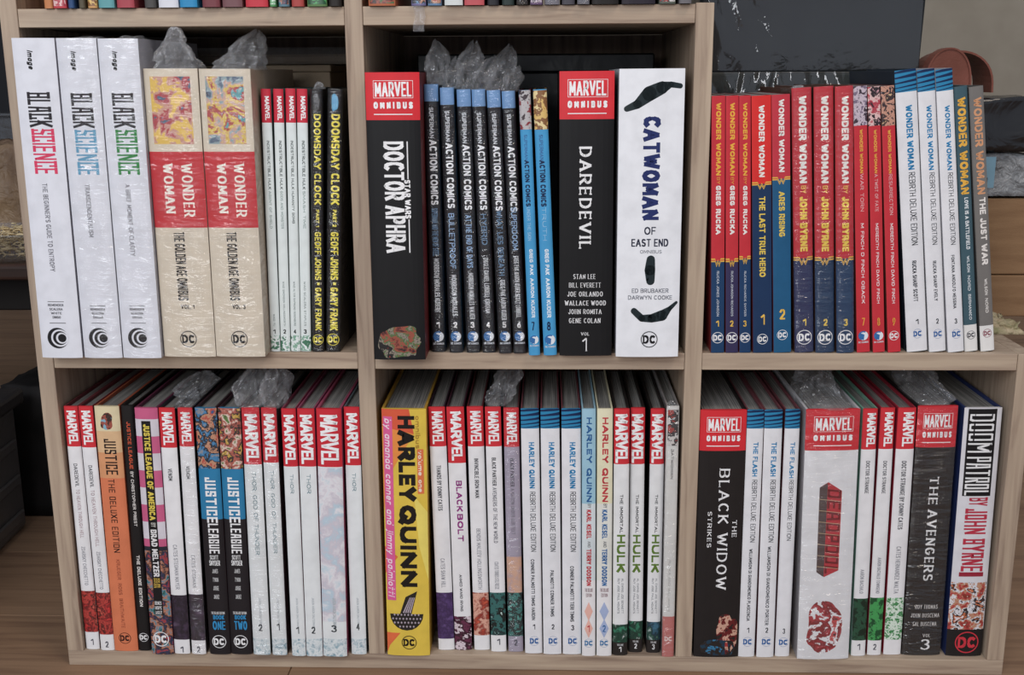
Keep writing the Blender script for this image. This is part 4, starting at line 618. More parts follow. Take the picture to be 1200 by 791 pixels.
('hc',.0366,-.0013,-.345,.0481,.2921,.19,.0079,'e8c52c','c99a1e','thick yellow hardcover with orange patches and heavy black title, leftmost in lower middle compartment','books in the lower middle compartment',0,[],[('TRI','pattern',[(-.024,.2921),(.0058,.2921),(.0106,.2643),(-.024,.2721)],'e2562c'),('TRI','pattern',[(-.024,.2721),(.0106,.2643),(-.0192,.2134),(-.024,.1736)],'ef8f2c'),('TRI','pattern',[(-.024,.1331),(-.0096,.1208),(-.024,.1003)],'ea6a30'),('TRI','pattern',[(-.024,.0281),(-.0086,.0281),(-.0211,.0122),(-.024,.0036)],'ea6a30'),('TRI','pattern',[(.0096,.1935),(.024,.1736),(.024,.092),(.0144,.1331)],'f3dd5a'),('R','banner',.2836,.0681,-.0226,-.0127,'e55a98'),('T','author_names','by amanda conner and jimmy palmiotti',.2807,.0723,-.0211,-.0135,'f6dbe6',.14,'i'),('T','title','HARLEY',.2846,.1876,-.0067,.0115,'1c1714',.26,''),('T','title','QUINN',.1816,.0848,-.0067,.0115,'1c1714',.26,''),('T','subtitle','omnibus',.2846,.2478,.0125,.0178,'b98a1a',.15,''),('R','banner',.2468,.1955,.0139,.0207,'e7743c'),('T','subtitle','volume one',.2449,.1975,.0149,.0197,'f7e6d0',.18,''),('MAL','picture',.0796,.0313,-.0216,.0192),('DC','publisher_logo',.0164,.001,.0085,'1c1714','e8c52c',1)]),
('hs',.0786,.0119,-.345,.0182,.2903,.17,-.0194,'ecebec','3a2030','white volume with red logo block and violet picture at foot','books in the lower middle compartment',0,[(.2454,.2903,'d8202e')],[('T','publisher_logo','MARVEL',.2855,.2483,-.0055,.0066,'f7f7f7',.2,'m'),('T','title','THANOS BY DONNY CATES',.2236,.1704,-.0026,.0022,'4a4a50',.14,''),('A','picture',.0713,.014,-.0091,.0091,'vi',16,.8),('T','author_names','CATES SHAW HILL',.1131,.0776,-.0026,.0022,'a0a0a6',.13,'')]),
('hs',.0982,.0123,-.345,.0192,.2903,.17,-.0172,'ecebec','4a2030','white volume with purple decorated title and plum foot','books in the lower middle compartment',0,[(.2261,.2903,'d8202e')],[('T','publisher_logo','MARVEL',.2854,.229,-.0054,.0065,'f7f7f7',.2,'m'),('A','picture',.0418,0,-.0096,.0096,'bb',38,.8),('T','title','BLACK',.2056,.1694,-.0019,.0046,'9a2f86',.2,''),('T','title','BOLT',.1664,.1337,-.0019,.0046,'9a2f86',.22,''),('T','author_names','AHMED WARD IRVING',.0933,.0481,-.0019,.0011,'44444a',.17,'')]),
('hs',.1196,.0127,-.345,.0178,.2907,.17,-.0167,'ecebec','5a2026','white volume with red logo block and orange-red metallic picture at foot','books in the lower middle compartment',0,[(.2453,.2907,'d8202e')],[('T','publisher_logo','MARVEL',.2859,.2483,-.0053,.0064,'f7f7f7',.2,'m'),('T','title','INVINCIBLE IRON MAN',.2315,.1855,-.0025,.0021,'33333a',.14,''),('A','picture',.0713,.0183,-.0089,.0089,'im',61,.8),('T','author_names','BENDIS MALEEV HOLLINGSWORTH',.149,.0755,-.0025,.0021,'a0a0a6',.13,'')]),
('hs',.1387,.0093,-.345,.0172,.2914,.17,-.0147,'ecebec','2a3036','white volume with red logo block and green-teal picture at foot','books in the lower middle compartment',0,[(.2466,.2914,'d8202e')],[('T','publisher_logo','MARVEL',.2865,.2495,-.0052,.0062,'f7f7f7',.2,'m'),('T','title','BLACK PANTHER',.2338,.2011,-.0024,.0021,'3a3a40',.14,''),('T','title','AVENGERS OF THE NEW WORLD',.1991,.1333,-.0024,.0021,'85858c',.14,''),('A','picture',.0732,.0204,-.0086,.0086,'bp',83,.8),('T','author_names','COATES TORRES STELFREEZE',.1107,.0774,-.0024,.0021,'a0a0a6',.13,''),('H','volume_number','1',.0086,.0161,-.0017,.0021,'555560',.17,'')]),
('hs',.1582,.0097,-.345,.0167,.2903,.17,-.0137,'a9a0b2','5a2a30','lilac-grey volume in plastic with red logo block and teal picture at foot','books in the lower middle compartment',1,[(.2461,.2903,'d8202e')],[('T','publisher_logo','MARVEL',.2855,.249,-.005,.006,'f7f7f7',.2,'m'),('T','title','BLACK PANTHER',.2328,.2,-.0023,.002,'4a4854',.14,''),('T','title','A NATION UNDER OUR FEET',.198,.1435,-.0023,.002,'77717f',.14,''),('A','picture',.0732,.0193,-.0083,.0083,'bq',8,.8),('H','volume_number','2',.0075,.015,-.0017,.002,'555560',.17,''),('A','picture',.1168,.0732,-.0083,.0083,'pe',77,1.2)]),
('hs',.1787,.0062,-.345,.0195,.2905,.17,-.0145,'e9e9ec','7a4048','white volume with blue striped top right of the lilac-grey wrapped one, lower middle compartment','books in the lower middle compartment',0,[(.2683,.2905,'1686b6')],[('RB','banner',.2905,.2683,-.0098,.0098,'0f2a55'),('T','title','HARLEY QUINN',.2527,.1995,-.0016,.0043,'1a86bd',.2,''),('T','subtitle','REBIRTH DELUXE EDITION',.1955,.1247,-.0012,.0047,'33363c',.1,''),('T','author_names','CONNER PALMIOTTI TIMMS HARDIN',.1155,.0415,-.0016,.0023,'44464c',.16,''),('H','volume_number','1',.0299,.0362,-.0006,.0023,'33363c',.16,''),('DC','publisher_logo',.0155,.0008,.0064,'1a62a8','e9e9ec',0)]),
('hs',.2,.0048,-.345,.0203,.291,.17,-.0128,'e9e9ec','7a4048','middle one of the three blue-striped white volumes in the lower middle compartment','books in the lower middle compartment',0,[(.2689,.291,'1686b6')],[('RB','banner',.291,.2689,-.0101,.0101,'0f2a55'),('T','title','HARLEY QUINN',.2533,.2002,-.0016,.0045,'1a86bd',.2,''),('T','subtitle','REBIRTH DELUXE EDITION',.1962,.1256,-.0012,.0049,'33363c',.1,''),('T','author_names','PALMIOTTI CONNER TIMMS',.103,.0467,-.0016,.0024,'44464c',.16,''),('H','volume_number','2',.0309,.0372,-.0006,.0024,'33363c',.16,''),('DC','publisher_logo',.0165,.0008,.0064,'1a62a8','e9e9ec',0)]),
('hs',.2221,.0052,-.345,.0207,.291,.17,-.0103,'e9e9ec','7a4048','white volume with blue striped top numbered 3, beside the pale blue one','books in the lower middle compartment',0,[(.2688,.291,'1686b6')],[('RB','banner',.291,.2688,-.0103,.0103,'0f2a55'),('T','title','HARLEY QUINN',.2533,.2001,-.0017,.0046,'1a86bd',.2,''),('T','subtitle','REBIRTH DELUXE EDITION',.1962,.1255,-.0012,.005,'33363c',.1,''),('T','author_names','CONNER PALMIOTTI TIERI TIMMS',.1081,.0404,-.0017,.0025,'44464c',.16,''),('H','volume_number','3',.0298,.0362,-.0006,.0025,'33363c',.16,''),('DC','publisher_logo',.0165,.0008,.0064,'1a62a8','e9e9ec',0)]),
('hs',.2409,.0018,-.345,.015,.2921,.17,-.0095,'eceaea','9cc9dc','pale blue volume fading to white with dark blue title numbered 1','books in the lower middle compartment',0,[(.1837,.2921,'9cc9dc'),(.0924,.1837,'d8e2e4')],[('T','title','HARLEY QUINN',.2825,.1857,-.0024,.0033,'26629c',.24,''),('T','subtitle','BY',.1837,.1787,-.0012,.0024,'8a8a8a',.14,''),('T','author_names','KARL KESEL',.1767,.1425,-.0024,.0027,'c8323c',.22,''),('T','subtitle','AND',.1394,.1323,-.0012,.0021,'8a8a8a',.14,''),('T','author_names','TERRY DODSON',.1303,.0862,-.0024,.0027,'c8323c',.22,''),('H','banner','THE DELUXE',.0789,.0831,-.0042,.0045,'9a7a80',.16,''),('H','banner','EDITION',.0727,.0769,-.003,.0033,'9a7a80',.16,''),('DIA','pattern',.055,0,.023,.0093,'f0b8a8'),('DIA','pattern',.034,0,.0232,.0093,'f0b8a8'),('H','volume_number','1',.0297,.0382,-.0015,.0015,'c8323c',.2,''),('DC','publisher_logo',.016,0,.0058,'2a78b0','e9ecee',0)]),
('hs',.2583,.0022,-.345,.0168,.2921,.17,-.0097,'eceaea','e9e3bf','pale cream volume fading to white with red title numbered 2','books in the lower middle compartment',0,[(.1837,.2921,'e9e3bf'),(.0924,.1837,'e6e6dc')],[('T','title','HARLEY QUINN',.2825,.1857,-.0027,.0037,'c8323c',.24,''),('T','subtitle','BY',.1837,.1787,-.0013,.0027,'8a8a8a',.14,''),('T','author_names','KARL KESEL',.1767,.1425,-.0027,.003,'2a6aa8',.22,''),('T','subtitle','AND',.1394,.1323,-.0013,.0024,'8a8a8a',.14,''),('T','author_names','TERRY DODSON',.1303,.0862,-.0027,.003,'2a6aa8',.22,''),('H','banner','THE DELUXE',.0789,.0831,-.0047,.005,'9a7a80',.16,''),('H','banner','EDITION',.0727,.0769,-.0034,.0037,'9a7a80',.16,''),('DIA','pattern',.055,0,.023,.0104,'a8b8dc'),('DIA','pattern',.034,0,.0232,.0104,'a8b8dc'),('H','volume_number','2',.0297,.0382,-.0017,.0017,'2a6aa8',.2,''),('DC','publisher_logo',.016,0,.0058,'2a78b0','e9ecee',0)]),
('hc',.2765,.0044,-.345,.0168,.2914,.17,-.0094,'e9eaea','2b2422','white volume with green title and dark green foot numbered 1','books in the lower middle compartment',0,[(.2289,.2914,'d8202e'),(0,.017,'2c2624')],[('T','publisher_logo','MARVEL',.2857,.2304,-.0067,.0067,'f7f7f7',.2,'m'),('T','title','THE IMMORTAL',.1938,.1487,-.0014,.002,'33363a',.18,''),('T','title','HULK',.1467,.1018,-.0044,.0047,'5f7f2a',.24,''),('T','author_names','AL EWING JOE BENNETT',.0945,.0519,.001,.0034,'85888c',.14,''),('T','author_names','RUY JOSE PAUL MOUNTS',.0945,.0519,-.0034,-.001,'85888c',.14,''),('A','picture',.0382,.016,-.0084,.0084,'hg',91,.8),('H','banner','VOLUME',.0117,.0144,-.0034,.0037,'c0c0c0',.16,''),('H','volume_number','1',.0043,.0107,-.0014,.0017,'eeeeee',.22,'')]),
('hc',.2945,.0115,-.345,.0157,.2903,.17,-.0106,'e9eaea','2b2422','white volume with green title and dark teal foot numbered 2, set further back','books in the lower middle compartment',0,[(.2265,.2903,'d8202e'),(0,.0171,'2c2624')],[('T','publisher_logo','MARVEL',.2836,.2279,-.0063,.0063,'f7f7f7',.2,'m'),('T','title','THE IMMORTAL',.1912,.1458,-.0013,.0019,'33363a',.18,''),('T','title','HULK',.1437,.0986,-.0041,.0044,'5f7f2a',.24,''),('T','author_names','AL EWING JOE BENNETT',.0913,.0484,.0009,.0031,'85888c',.14,''),('T','author_names','RUY JOSE PAUL MOUNTS',.0913,.0484,-.0031,-.0009,'85888c',.14,''),('A','picture',.0389,.0166,-.0078,.0078,'hg',92,.8),('H','banner','VOLUME',.0123,.015,-.0031,.0034,'c0c0c0',.16,''),('H','volume_number','2',.0048,.0112,-.0013,.0016,'eeeeee',.22,'')]),
('hc',.3146,.011,-.345,.0153,.2896,.17,-.0054,'e9eaea','2b2422','white volume with green title and blue-grey foot numbered 3','books in the lower middle compartment',0,[(.2268,.2896,'d8202e'),(0,.0171,'2c2624')],[('T','publisher_logo','MARVEL',.2838,.2282,-.0061,.0061,'f7f7f7',.2,'m'),('T','title','THE IMMORTAL',.1915,.1462,-.0012,.0018,'33363a',.18,''),('T','title','HULK',.1442,.099,-.004,.0043,'5f7f2a',.24,''),('T','author_names','AL EWING JOE BENNETT',.0918,.0489,.0009,.0031,'85888c',.14,''),('T','author_names','RUY JOSE PAUL MOUNTS',.0918,.0489,-.0031,-.0009,'85888c',.14,''),('A','picture',.0384,.016,-.0076,.0076,'hb',93,.8),('H','banner','VOLUME',.0118,.0144,-.0031,.0034,'c0c0c0',.16,''),('H','volume_number','3',.0043,.0107,-.0012,.0015,'eeeeee',.22,'')]),
('hs',.3303,.0017,-.345,.0133,.2953,.17,-.0074,'dad9d4','a09a98','pale volume in plastic with rosy foot, against the right divider of lower middle compartment','books in the lower middle compartment',1,[(0,.0496,'c4706a')],[('A','picture',.2915,.2511,-.0053,.006,'bw',95,.8),('T','title','BATWOMAN',.2472,.213,-.0013,.0016,'2a2a2c',.15,''),('T','author_names','RUCKA AND WILLIAMS III',.1178,.0559,-.0013,.0011,'aaaaa6',.13,''),('DC','publisher_logo',.0223,0,.0053,'f0dcd6','c0706a',0)]),
('hc',.3844,.0028,-.345,.0498,.2909,.19,-.0072,'241f1e','201a1a','thick black hardcover with red top and widely spaced white title, leftmost in lower right compartment','books in the lower right compartment',0,[(.2452,.2909,'e01626')],[('BOX','publisher_logo',.2832,.2663,-.0174,.0189,'f7f7f7'),('H','publisher_logo','MARVEL',.2677,.2818,-.0159,.0174,'f7f7f7',.2,''),('H','banner','OMNIBUS',.2562,.2626,-.0174,.0184,'f7f7f7',.3,'wide'),('R','banner',.2512,.2502,-.0174,.0179,'f7f7f7'),('T','title','BLACK WIDOW',.2247,.0829,-.003,.009,'f2f2f2',.16,'serif'),('T','title','STRIKES',.1753,.133,-.014,-.009,'f2f2f2',.2,'serif'),('T','title','THE',.1653,.1452,.0129,.0184,'f2f2f2',.2,'serif'),('A','picture',.0559,.0011,-.0025,.0234,'wd',97,.9),('A','picture',.0223,.0011,-.0229,.0234,'wb',98,.9)]),
('hs',.4189,.0036,-.345,.0179,.2908,.17,-.0072,'e9e9ec','7a4048','white volume with blue striped top beside the thick black red-topped one, lower right','books in the lower right compartment',0,[(.2702,.2908,'1686b6')],[('RB','banner',.2908,.2702,-.0089,.0089,'0f2a55'),('T','title','THE FLASH',.2548,.2158,-.0014,.0039,'1a86bd',.2,''),('T','subtitle','REBIRTH DELUXE EDITION',.2119,.1391,-.0011,.0043,'33363c',.1,''),('T','author_names','WILLIAMSON DI GIANDOMENICO PLASCENCIA',.131,.0444,-.0014,.0022,'44464c',.16,''),('H','volume_number','1',.0297,.036,-.0005,.0022,'33363c',.16,''),('DC','publisher_logo',.0186,.0007,.0063,'1a62a8','e9e9ec',0)]),
('hs',.4398,.0031,-.345,.0191,.291,.17,-.0135,'e9e9ec','7a4048','white volume with blue striped top numbered 2, second in lower right compartment set','books in the lower right compartment',0,[(.2705,.291,'1686b6')],[('RB','banner',.291,.2705,-.0096,.0096,'0f2a55'),('T','title','THE FLASH',.2551,.2161,-.0015,.0042,'1a86bd',.2,''),('T','subtitle','REBIRTH DELUXE EDITION',.2122,.1394,-.0011,.0046,'33363c',.1,''),('T','author_names','WILLIAMSON DI GIANDOMENICO PORTER',.1344,.0396,-.0015,.0023,'44464c',.16,''),('H','volume_number','2',.0302,.0365,-.0006,.0023,'33363c',.16,''),('DC','publisher_logo',.0191,.0008,.0063,'1a62a8','e9e9ec',0)]),
('hs',.4595,.0054,-.345,.0159,.2909,.17,-.0096,'e9e9ec','7a4048','white volume with blue striped top numbered 3, beside the wide wrapped white one','books in the lower right compartment',0,[(.2698,.2909,'1686b6')],[('RB','banner',.2904,.2698,-.0079,.0079,'0f2a55'),('T','title','THE FLASH',.2544,.2134,-.0013,.0035,'1a86bd',.2,''),('T','subtitle','REBIRTH DELUXE EDITION',.2114,.1406,-.0009,.0038,'33363c',.1,''),('H','volume_number','3',.0281,.0344,-.0005,.0019,'33363c',.16,''),('DC','publisher_logo',.0175,.0006,.0063,'1a62a8','e9e9ec',0)]),
('hc',.5037,-.0003,-.345,.0572,.2928,.19,-.0199,'e6e6e8','c8c8cc','widest white hardcover in plastic with red top and slanted red block lettering','books in the lower right compartment',2,[(.2469,.2928,'d8182a')],[('BOX','publisher_logo',.2851,.2681,-.02,.0217,'f7f7f7'),('H','publisher_logo','MARVEL',.2695,.2837,-.0183,.02,'f7f7f7',.2,''),('H','banner','OMNIBUS',.258,.2644,-.02,.0212,'f7f7f7',.3,'wide'),('R','banner',.2529,.252,-.02,.0206,'f7f7f7'),('DPL','title',.205,.0999,-.0114,.0126,'c0303a'),('A','picture',.0753,.0063,-.0229,.0206,'dp',99,.9)]),
('hs',.5454,.0081,-.345,.0157,.2913,.17,-.0196,'ecebec','7ab09a','white volume with red top and darkest green picture at foot numbered 1','books in the lower right compartment',0,[(.2456,.2913,'d8202e')],[('T','publisher_logo','MARVEL',.2866,.2485,-.0031,.0063,'f7f7f7',.2,'m'),('T','title','DOCTOR STRANGE',.2325,.1951,-.0022,.0019,'4a4a50',.14,''),('A','picture',.0704,.0191,-.0078,.0078,'ds1',41,.8),('T','author_names','AARON BACHALO',.1055,.0766,-.0022,.0019,'a0a0a6',.13,''),('H','volume_number','1',.0074,.0149,-.0016,.0019,'555560',.17,'')]),
('hs',.5639,.0104,-.345,.0153,.2917,.17,-.0169,'ecebec','a02038','white volume with red top and leafy green picture at foot numbered 2','books in the lower right compartment',0,[(.2454,.2917,'d8202e')],[('T','publisher_logo','MARVEL',.2869,.2483,-.0031,.0061,'f7f7f7',.2,'m'),('T','title','DOCTOR STRANGE',.2318,.1943,-.0021,.0018,'4a4a50',.14,''),('A','picture',.0705,.0181,-.0076,.0076,'ds2',62,.8),('T','author_names','AARON BACHALO TOWNSEND',.1189,.0757,-.0021,.0018,'a0a0a6',.13,''),('H','volume_number','2',.0064,.0138,-.0015,.0018,'555560',.17,'')]),
('hs',.5845,.0117,-.345,.0192,.2913,.17,-.0157,'ecebec','b02038','white volume with red top and pale green line picture at foot, beside black wrapped hardcover','books in the lower right compartment',0,[(.245,.2913,'d8202e')],[('T','publisher_logo','MARVEL',.2866,.248,-.0039,.0077,'f7f7f7',.2,'m'),('T','title','DOCTOR STRANGE BY DONNY CATES',.2314,.1519,-.0027,.0023,'55555b',.14,''),('A','picture',.07,.0186,-.0096,.0096,'ds3',83,.8),('T','author_names','CATES HERNANDEZ WALTA',.1317,.0752,-.0027,.0023,'a0a0a6',.13,'')]),
('hc',.6168,.0115,-.345,.0427,.2935,.19,-.0155,'2b2726','24201f','thick black hardcover in plastic with red top and large white 3 at foot','books in the lower right compartment',2,[(.2472,.2935,'d8182a')],[('BOX','publisher_logo',.2857,.2686,-.0149,.0162,'f7f7f7'),('H','publisher_logo','MARVEL',.27,.2843,-.0137,.0149,'f7f7f7',.2,''),('H','banner','OMNIBUS',.2584,.2649,-.0149,.0158,'f7f7f7',.3,'wide'),('R','banner',.2533,.2524,-.0149,.0154,'f7f7f7'),('T','title','THE',.214,.1813,-.0043,.006,'eeeeee',.18,'serif'),('T','title','AVENGERS',.1754,.0912,-.0043,.0068,'eeeeee',.18,'serif'),('H','author_names','ROY THOMAS',.057,.0622,-.0103,.0145,'d8d4d0',.17,'serif'),('H','author_names','JOHN BUSCEMA',.0465,.0517,-.0145,.0171,'d8d4d0',.17,'serif'),('H','author_names','SAL BUSCEMA',.036,.0413,-.012,.0145,'d8d4d0',.17,'serif'),('H','volume_number','VOL',.0223,.0265,0,.0085,'d8d4d0',.18,'serif'),('H','volume_number','3',.0064,.0202,-.0017,.0085,'eeeeee',.2,'serif')]),
('hc',.664,.0105,-.345,.0398,.292,.19,-.0132,'dedde2','26366a','thick white hardcover with boxed condensed black and red title, rightmost on the lower shelf','books in the lower right compartment',0,[(0,.0328,'231f1f')],[('R','banner',.2911,.192,-.0159,.0143,'1c1a1c'),('T','title','DOOM',.2853,.242,-.0139,.012,'ececec',.075,'k'),('T','title','PATROL',.2371,.1929,-.0139,.012,'ececec',.075,'k'),('T','title','BY',.19,.181,-.008,.012,'c22a44',.14,''),('T','title','JOHN BYRNE',.1771,.1033,-.0112,.0127,'c22a44',.17,'k'),('R','banner',.1023,.0972,-.0127,.0139,'a02038'),('A','picture',.09,.0328,-.0199,.0191,'jp',100,.8),('DC','publisher_logo',.017,.002,.0132,'d8283a','231f1f',1)])
]
TOP_ROW = [(-.3049,.0095,'c8804a'),(-.2924,.0138,'c83a48'),(-.2812,.0069,'2d4f7d'),(-.2708,.0069,'5a5240'),(-.2605,.0103,'cf9a5a'),(-.2454,.0164,'5fa3a8'),(-.2265,.0181,'b04550'),(-.202,.012,'4c4a48'),(-.184,.0206,'dfe0e8'),(-.163,.018,'1f8fc4'),(-.1407,.018,'7c3d44'),(-.1197,.0205,'7b5357'),(-.0954,.0231,'cf2f40'),(-.0787,.0068,'4f9a5a'),(-.068,.0111,'5a7f8f'),(-.0544,.0128,'b0433e'),(-.0352,.0204,'5a7f4a'),(-.0169,.0128,'241f1c'),(.0294,.0272,'b5623a'),(.0658,.0152,'6f6a9a'),(.0815,.0144,'5f86ad'),(.1005,.0186,'d8dedc'),(.1208,.0203,'c8545a'),(.1393,.0118,'2a2a30'),(.1541,.0126,'2c3a38'),(.168,.0118,'2a2420'),(.1819,.0126,'6d5478'),(.1975,.0151,'77757e'),(.2134,.0134,'4c4a52'),(.2281,.0126,'6a6a72'),(.2495,.0268,'221e1d'),(.2822,.0335,'2b2530'),(.3106,.0167,'5c6358'),(.3278,.0125,'6f6c70')]

TOPLBL = ['burnt orange book foot nearest the left side of the uppermost board', 'pinkish red book foot with white specks beside the burnt orange one', 'slim navy book foot right of the pinkish red one', 'slim olive-brown book foot between the navy and tan ones', 'tan striped book foot on the uppermost left board', 'teal book foot on the uppermost left board', 'rosy red book foot beside the teal one', 'dark grey narrow book foot left of the white one', 'plain white book foot on the uppermost left board', 'bright blue book foot right of the white one',
 'maroon book foot right of the bright blue one', 'dull brownish mauve book foot beside the maroon one', 'wide vivid red book foot on the uppermost left board', 'slim green book foot right of the vivid red one', 'blue-green mottled book foot beside the slim green one', 'brick red narrow book foot near the divider', 'leafy green mottled book foot near the divider', 'black narrow book foot touching the divider on its left',
 'orange and black pictured book foot right of the divider', 'lilac plastic-wrapped book foot on the uppermost middle board', 'grey-blue plastic-wrapped book foot beside the lilac one', 'pale mint white book foot on the uppermost middle board', 'coral red book foot right of the pale mint one', 'slim charcoal book foot right of the coral one', 'dark green-black book foot, third dark one from the coral one', 'slim dark brown book foot right of the green-black one', 'purple pictured slim book foot in wrinkled plastic', 'light grey wrapped book foot right of the purple one', 'darker grey narrow book foot between two lighter grey ones', 'grey wrapped book foot left of the wide black one', 'widest black book foot on the uppermost middle board', 'dark violet-black wrapped book foot with white glints', 'mossy grey-green book foot near the right end of the uppermost board', 'grey narrow book foot nearest the free right end of the uppermost board']
TOPART = {1: 'pk', 4: 'go', 13: 'ds3', 14: 'jl', 16: 'ds2', 18: 'ap', 19: 'jb', 20: 'jb', 26: 'dk', 32: 'bw'}
TUFTS = {
 1: [(0, .03, .038, .05, .004, 0, .01, .8, 0)], 2: [(0, .03, .038, .05, .005, 0, .01, .8, 0)],
 3: [(.0, .026, .052, .05, .042, .004, -.02, .12, 0)], 4: [(.004, .045, .05, .08, .040, .014, .02, .22, .15)],
 9: [(0, .012, .012, .02, .008, 0, .0, .5, .1)],
 12: [(.004, .035, .020, .055, .044, -.003, .03, .7, .45)], 13: [(.003, .03, .017, .05, .030, .004, .03, .8, .3)], 14: [(.002, .035, .021, .06, .046, .006, .035, .8, .6)],
 15: [(.004, .03, .017, .06, .034, .010, .03, .8, .4)], 16: [(.002, .04, .021, .06, .044, .014, .045, .8, .5)], 17: [(.001, .03, .017, .05, .024, .008, .02, .7, .3)],
 27: [(0, .02, .017, .03, .003, 0, 0, .7, 0)],
 47: [(-.002, .03, .03, .06, .035, -.006, .02, .5, .4)], 48: [(.002, .03, .024, .06, .036, -.004, .01, .45, .3)],
 57: [(.004, .03, .026, .05, .028, .020, .04, .5, .4)],
 67: [(0, .01, .012, .02, .004, 0, 0, .6, 0)],
 72: [(.0, .06, .054, .12, .030, .0, .05, .5, .1)], 76: [(.0, .05, .040, .09, .034, .004, .05, .45, .2)],
 44: [(-.004, .02, .02, .04, .010, 0, .02, .5, .2)],
}
for i, rec in enumerate(BOOKS): book(i, rec)

# row of books standing on the upper board, only their feet in the frame
for i, (cx, w, c) in enumerate(TOP_ROW):
    left = cx < 0
    hgt = .262 + .02 * ((i * 7) % 5) / 5
    lbl = TOPLBL[i] if i < len(TOPLBL) else None
    root = empty('standing_book', (cx, -.002 - .004 * ((i * 3) % 4) / 4, HU + T_ + .0002))
    tag(root, lbl, 'book', 'books on the uppermost board of the %s column' % ('left' if left else 'middle'))
    wv = w - .0008
    pr = lambda x, wv=wv: -.0018 * (1 - min(1, abs(2 * x / wv)) ** 4)
    cover_mesh(wv, hgt, .17, .0016, pr, c, c, [], root)
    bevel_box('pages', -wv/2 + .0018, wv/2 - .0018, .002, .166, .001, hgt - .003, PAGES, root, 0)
    if TOPART.get(i):
        sh = Sheet(pr, wv); sh.e = 0; sh.add('picture', rect(-wv*.46, wv*.46, .002, .09, 8), art(TOPART[i], 100 + i)); sh.build(root)
    if i in (19, 20, 25, 26, 27, 29): film_sheet(root, wv, hgt, pr, 2, 50 + i)
# ------------------------------------------------------------------ other things in and on the bookcase
CARD = speckled('cardboard', '8a6847', '9a7753', 14, .8, .15, .15, 200, (1, 1, 6))
CARD_L = speckled('cardboard_pale', 'b09a80', 'bda98e', 12, .8, .15, .1, 200)
BLK_G = speckled('black_gloss', '0d0e10', '1a1d1e', 9, .3, .3, .2, 14)
WRAPM = speckled('dark_wrapped_goods', '161a1a', '2c3331', 10, .5, .4, .2, 20)
GREYP = speckled('grey_parcel_plastic', '6c6e70', '9a9c9e', 60, .3, .6, .8, 60)
BLACKP = speckled('black_parcel_plastic', '0c0c0e', '17171a', 20, .25, .6, .8, 18)
BAGM = speckled('tan_bag', '6a513a', '9a7d5c', 16, .5, .4, .7, 40)
LEATH = speckled('brown_leather', '6e3a2a', '84493a', 20, .5, .3, .1, 200)
LEATH_I = speckled('leather_lining', '4a3e34', '6a5a4a', 20, .7, .2)
DARKP = speckled('dark_plastic', '2a2626', '38332f', 8, .4, .4, .1, 20)
GREYPL = speckled('smoky_plastic', '46423f', '585350', 6, .35, .5, .1, 12)
DTAB = wood('dark_table_wood', 0, '2c1a12', '4a2d20', '5e3c2c', .5)
CLEAR = film('clear_plastic', .04, 30, .2, .15, gloss=.05)
BUB = film('bubble_wrap_film', .22, 150, 1.0, .2, (.75, .72, .68, 1), gloss=.12)

def lumpy(name, x0, x1, y0, y1, z0, z1, mat, parent, seed, amp=.02, sub=14, taper=.0, freq=9):
    bm = bmesh.new(); bmesh.ops.create_cube(bm, size=1); bmesh.ops.subdivide_edges(bm, edges=bm.edges[:], cuts=sub, use_grid_fill=True)
    for v in bm.verts:
        c = v.co.copy(); t = c.z + .5
        k = 1 - taper * t
        p = Vector(((x0+x1)/2 + c.x*(x1-x0)*k, (y0+y1)/2 + c.y*(y1-y0)*k, z0 + t*(z1-z0)))
        n_ = noise.noise_vector(p * freq + Vector((seed*3.3, 0, 0))) + .4 * noise.noise_vector(p * freq * 3.2)
        n_.z *= min(1, t * 5)
        v.co = p + n_ * amp * (.3 + .7 * min(1, t * 3)) - (v.co.normalized() * amp * .6 if t > .02 else Vector())
        v.co.z = max(v.co.z, z0)
    me = bpy.data.meshes.new(name); bm.to_mesh(me); bm.free(); me.materials.append(mat)
    for p_ in me.polygons: p_.use_smooth = True
    o = bpy.data.objects.new(name, me); COL.objects.link(o)
    if parent: o.parent = parent
    return o

# carton with bubble wrap behind the upper left books
r = tag(empty('cardboard_box', (0, 0, 0)), 'pale cardboard box behind the books of the upper left compartment', 'box')
r.location = (-.16, .26, T_ + .0002)
bevel_box('box_body', -.11, .095, -.055, .055, 0, .292, CARD_L, r, .001)
bevel_box('box_lid', -.111, .096, -.0555, .056, .2925, .300, CARD_L, r, .001)
def bubbles(parent, x0, x1, y, z0, z1, nx, nz):
    V, F = [], []
    for j in range(nz * 3 + 1):
        for i in range(nx * 3 + 1):
            x, z = x0 + (x1-x0)*i/(nx*3), z0 + (z1-z0)*j/(nz*3)
            b = .0028 if (i % 3 in (1, 2) and j % 3 in (1, 2)) else 0
            V.append((x, y - b + .003 * noise.noise(Vector((x*20, z*20, 3))), z))
    n = nx*3+1
    for j in range(nz*3):
        for i in range(nx*3): F.append((j*n+i, j*n+i+1, (j+1)*n+i+1, (j+1)*n+i))
    return mesh_obj('bubble_wrap_sheet', V, F, [BUB], None, parent, True)
bw = tag(empty('bubble_wrap', (-.13, .215, T_ + .301)), 'strip of bubble wrap laid on the pale cardboard box under the upper board', 'packaging')
bubbles(bw, -.10, .085, 0, .0005, .020, 30, 3)
bevel_box('folded_layer', -.10, .085, .004, .05, .0005, .012, CARD_L, bw, .003)
# black glossy box behind the upper middle books
r = tag(empty('gift_box', (.18, .26, T_ + .0002)), 'glossy black box behind the books of the upper middle compartment', 'box')
bevel_box('box_body', -.14, .138, -.055, .05, 0, .29, BLK_G, r, .0015)
bevel_box('box_lid', -.141, .139, -.056, .051, .2902, .3115, BLK_G, r, .002)
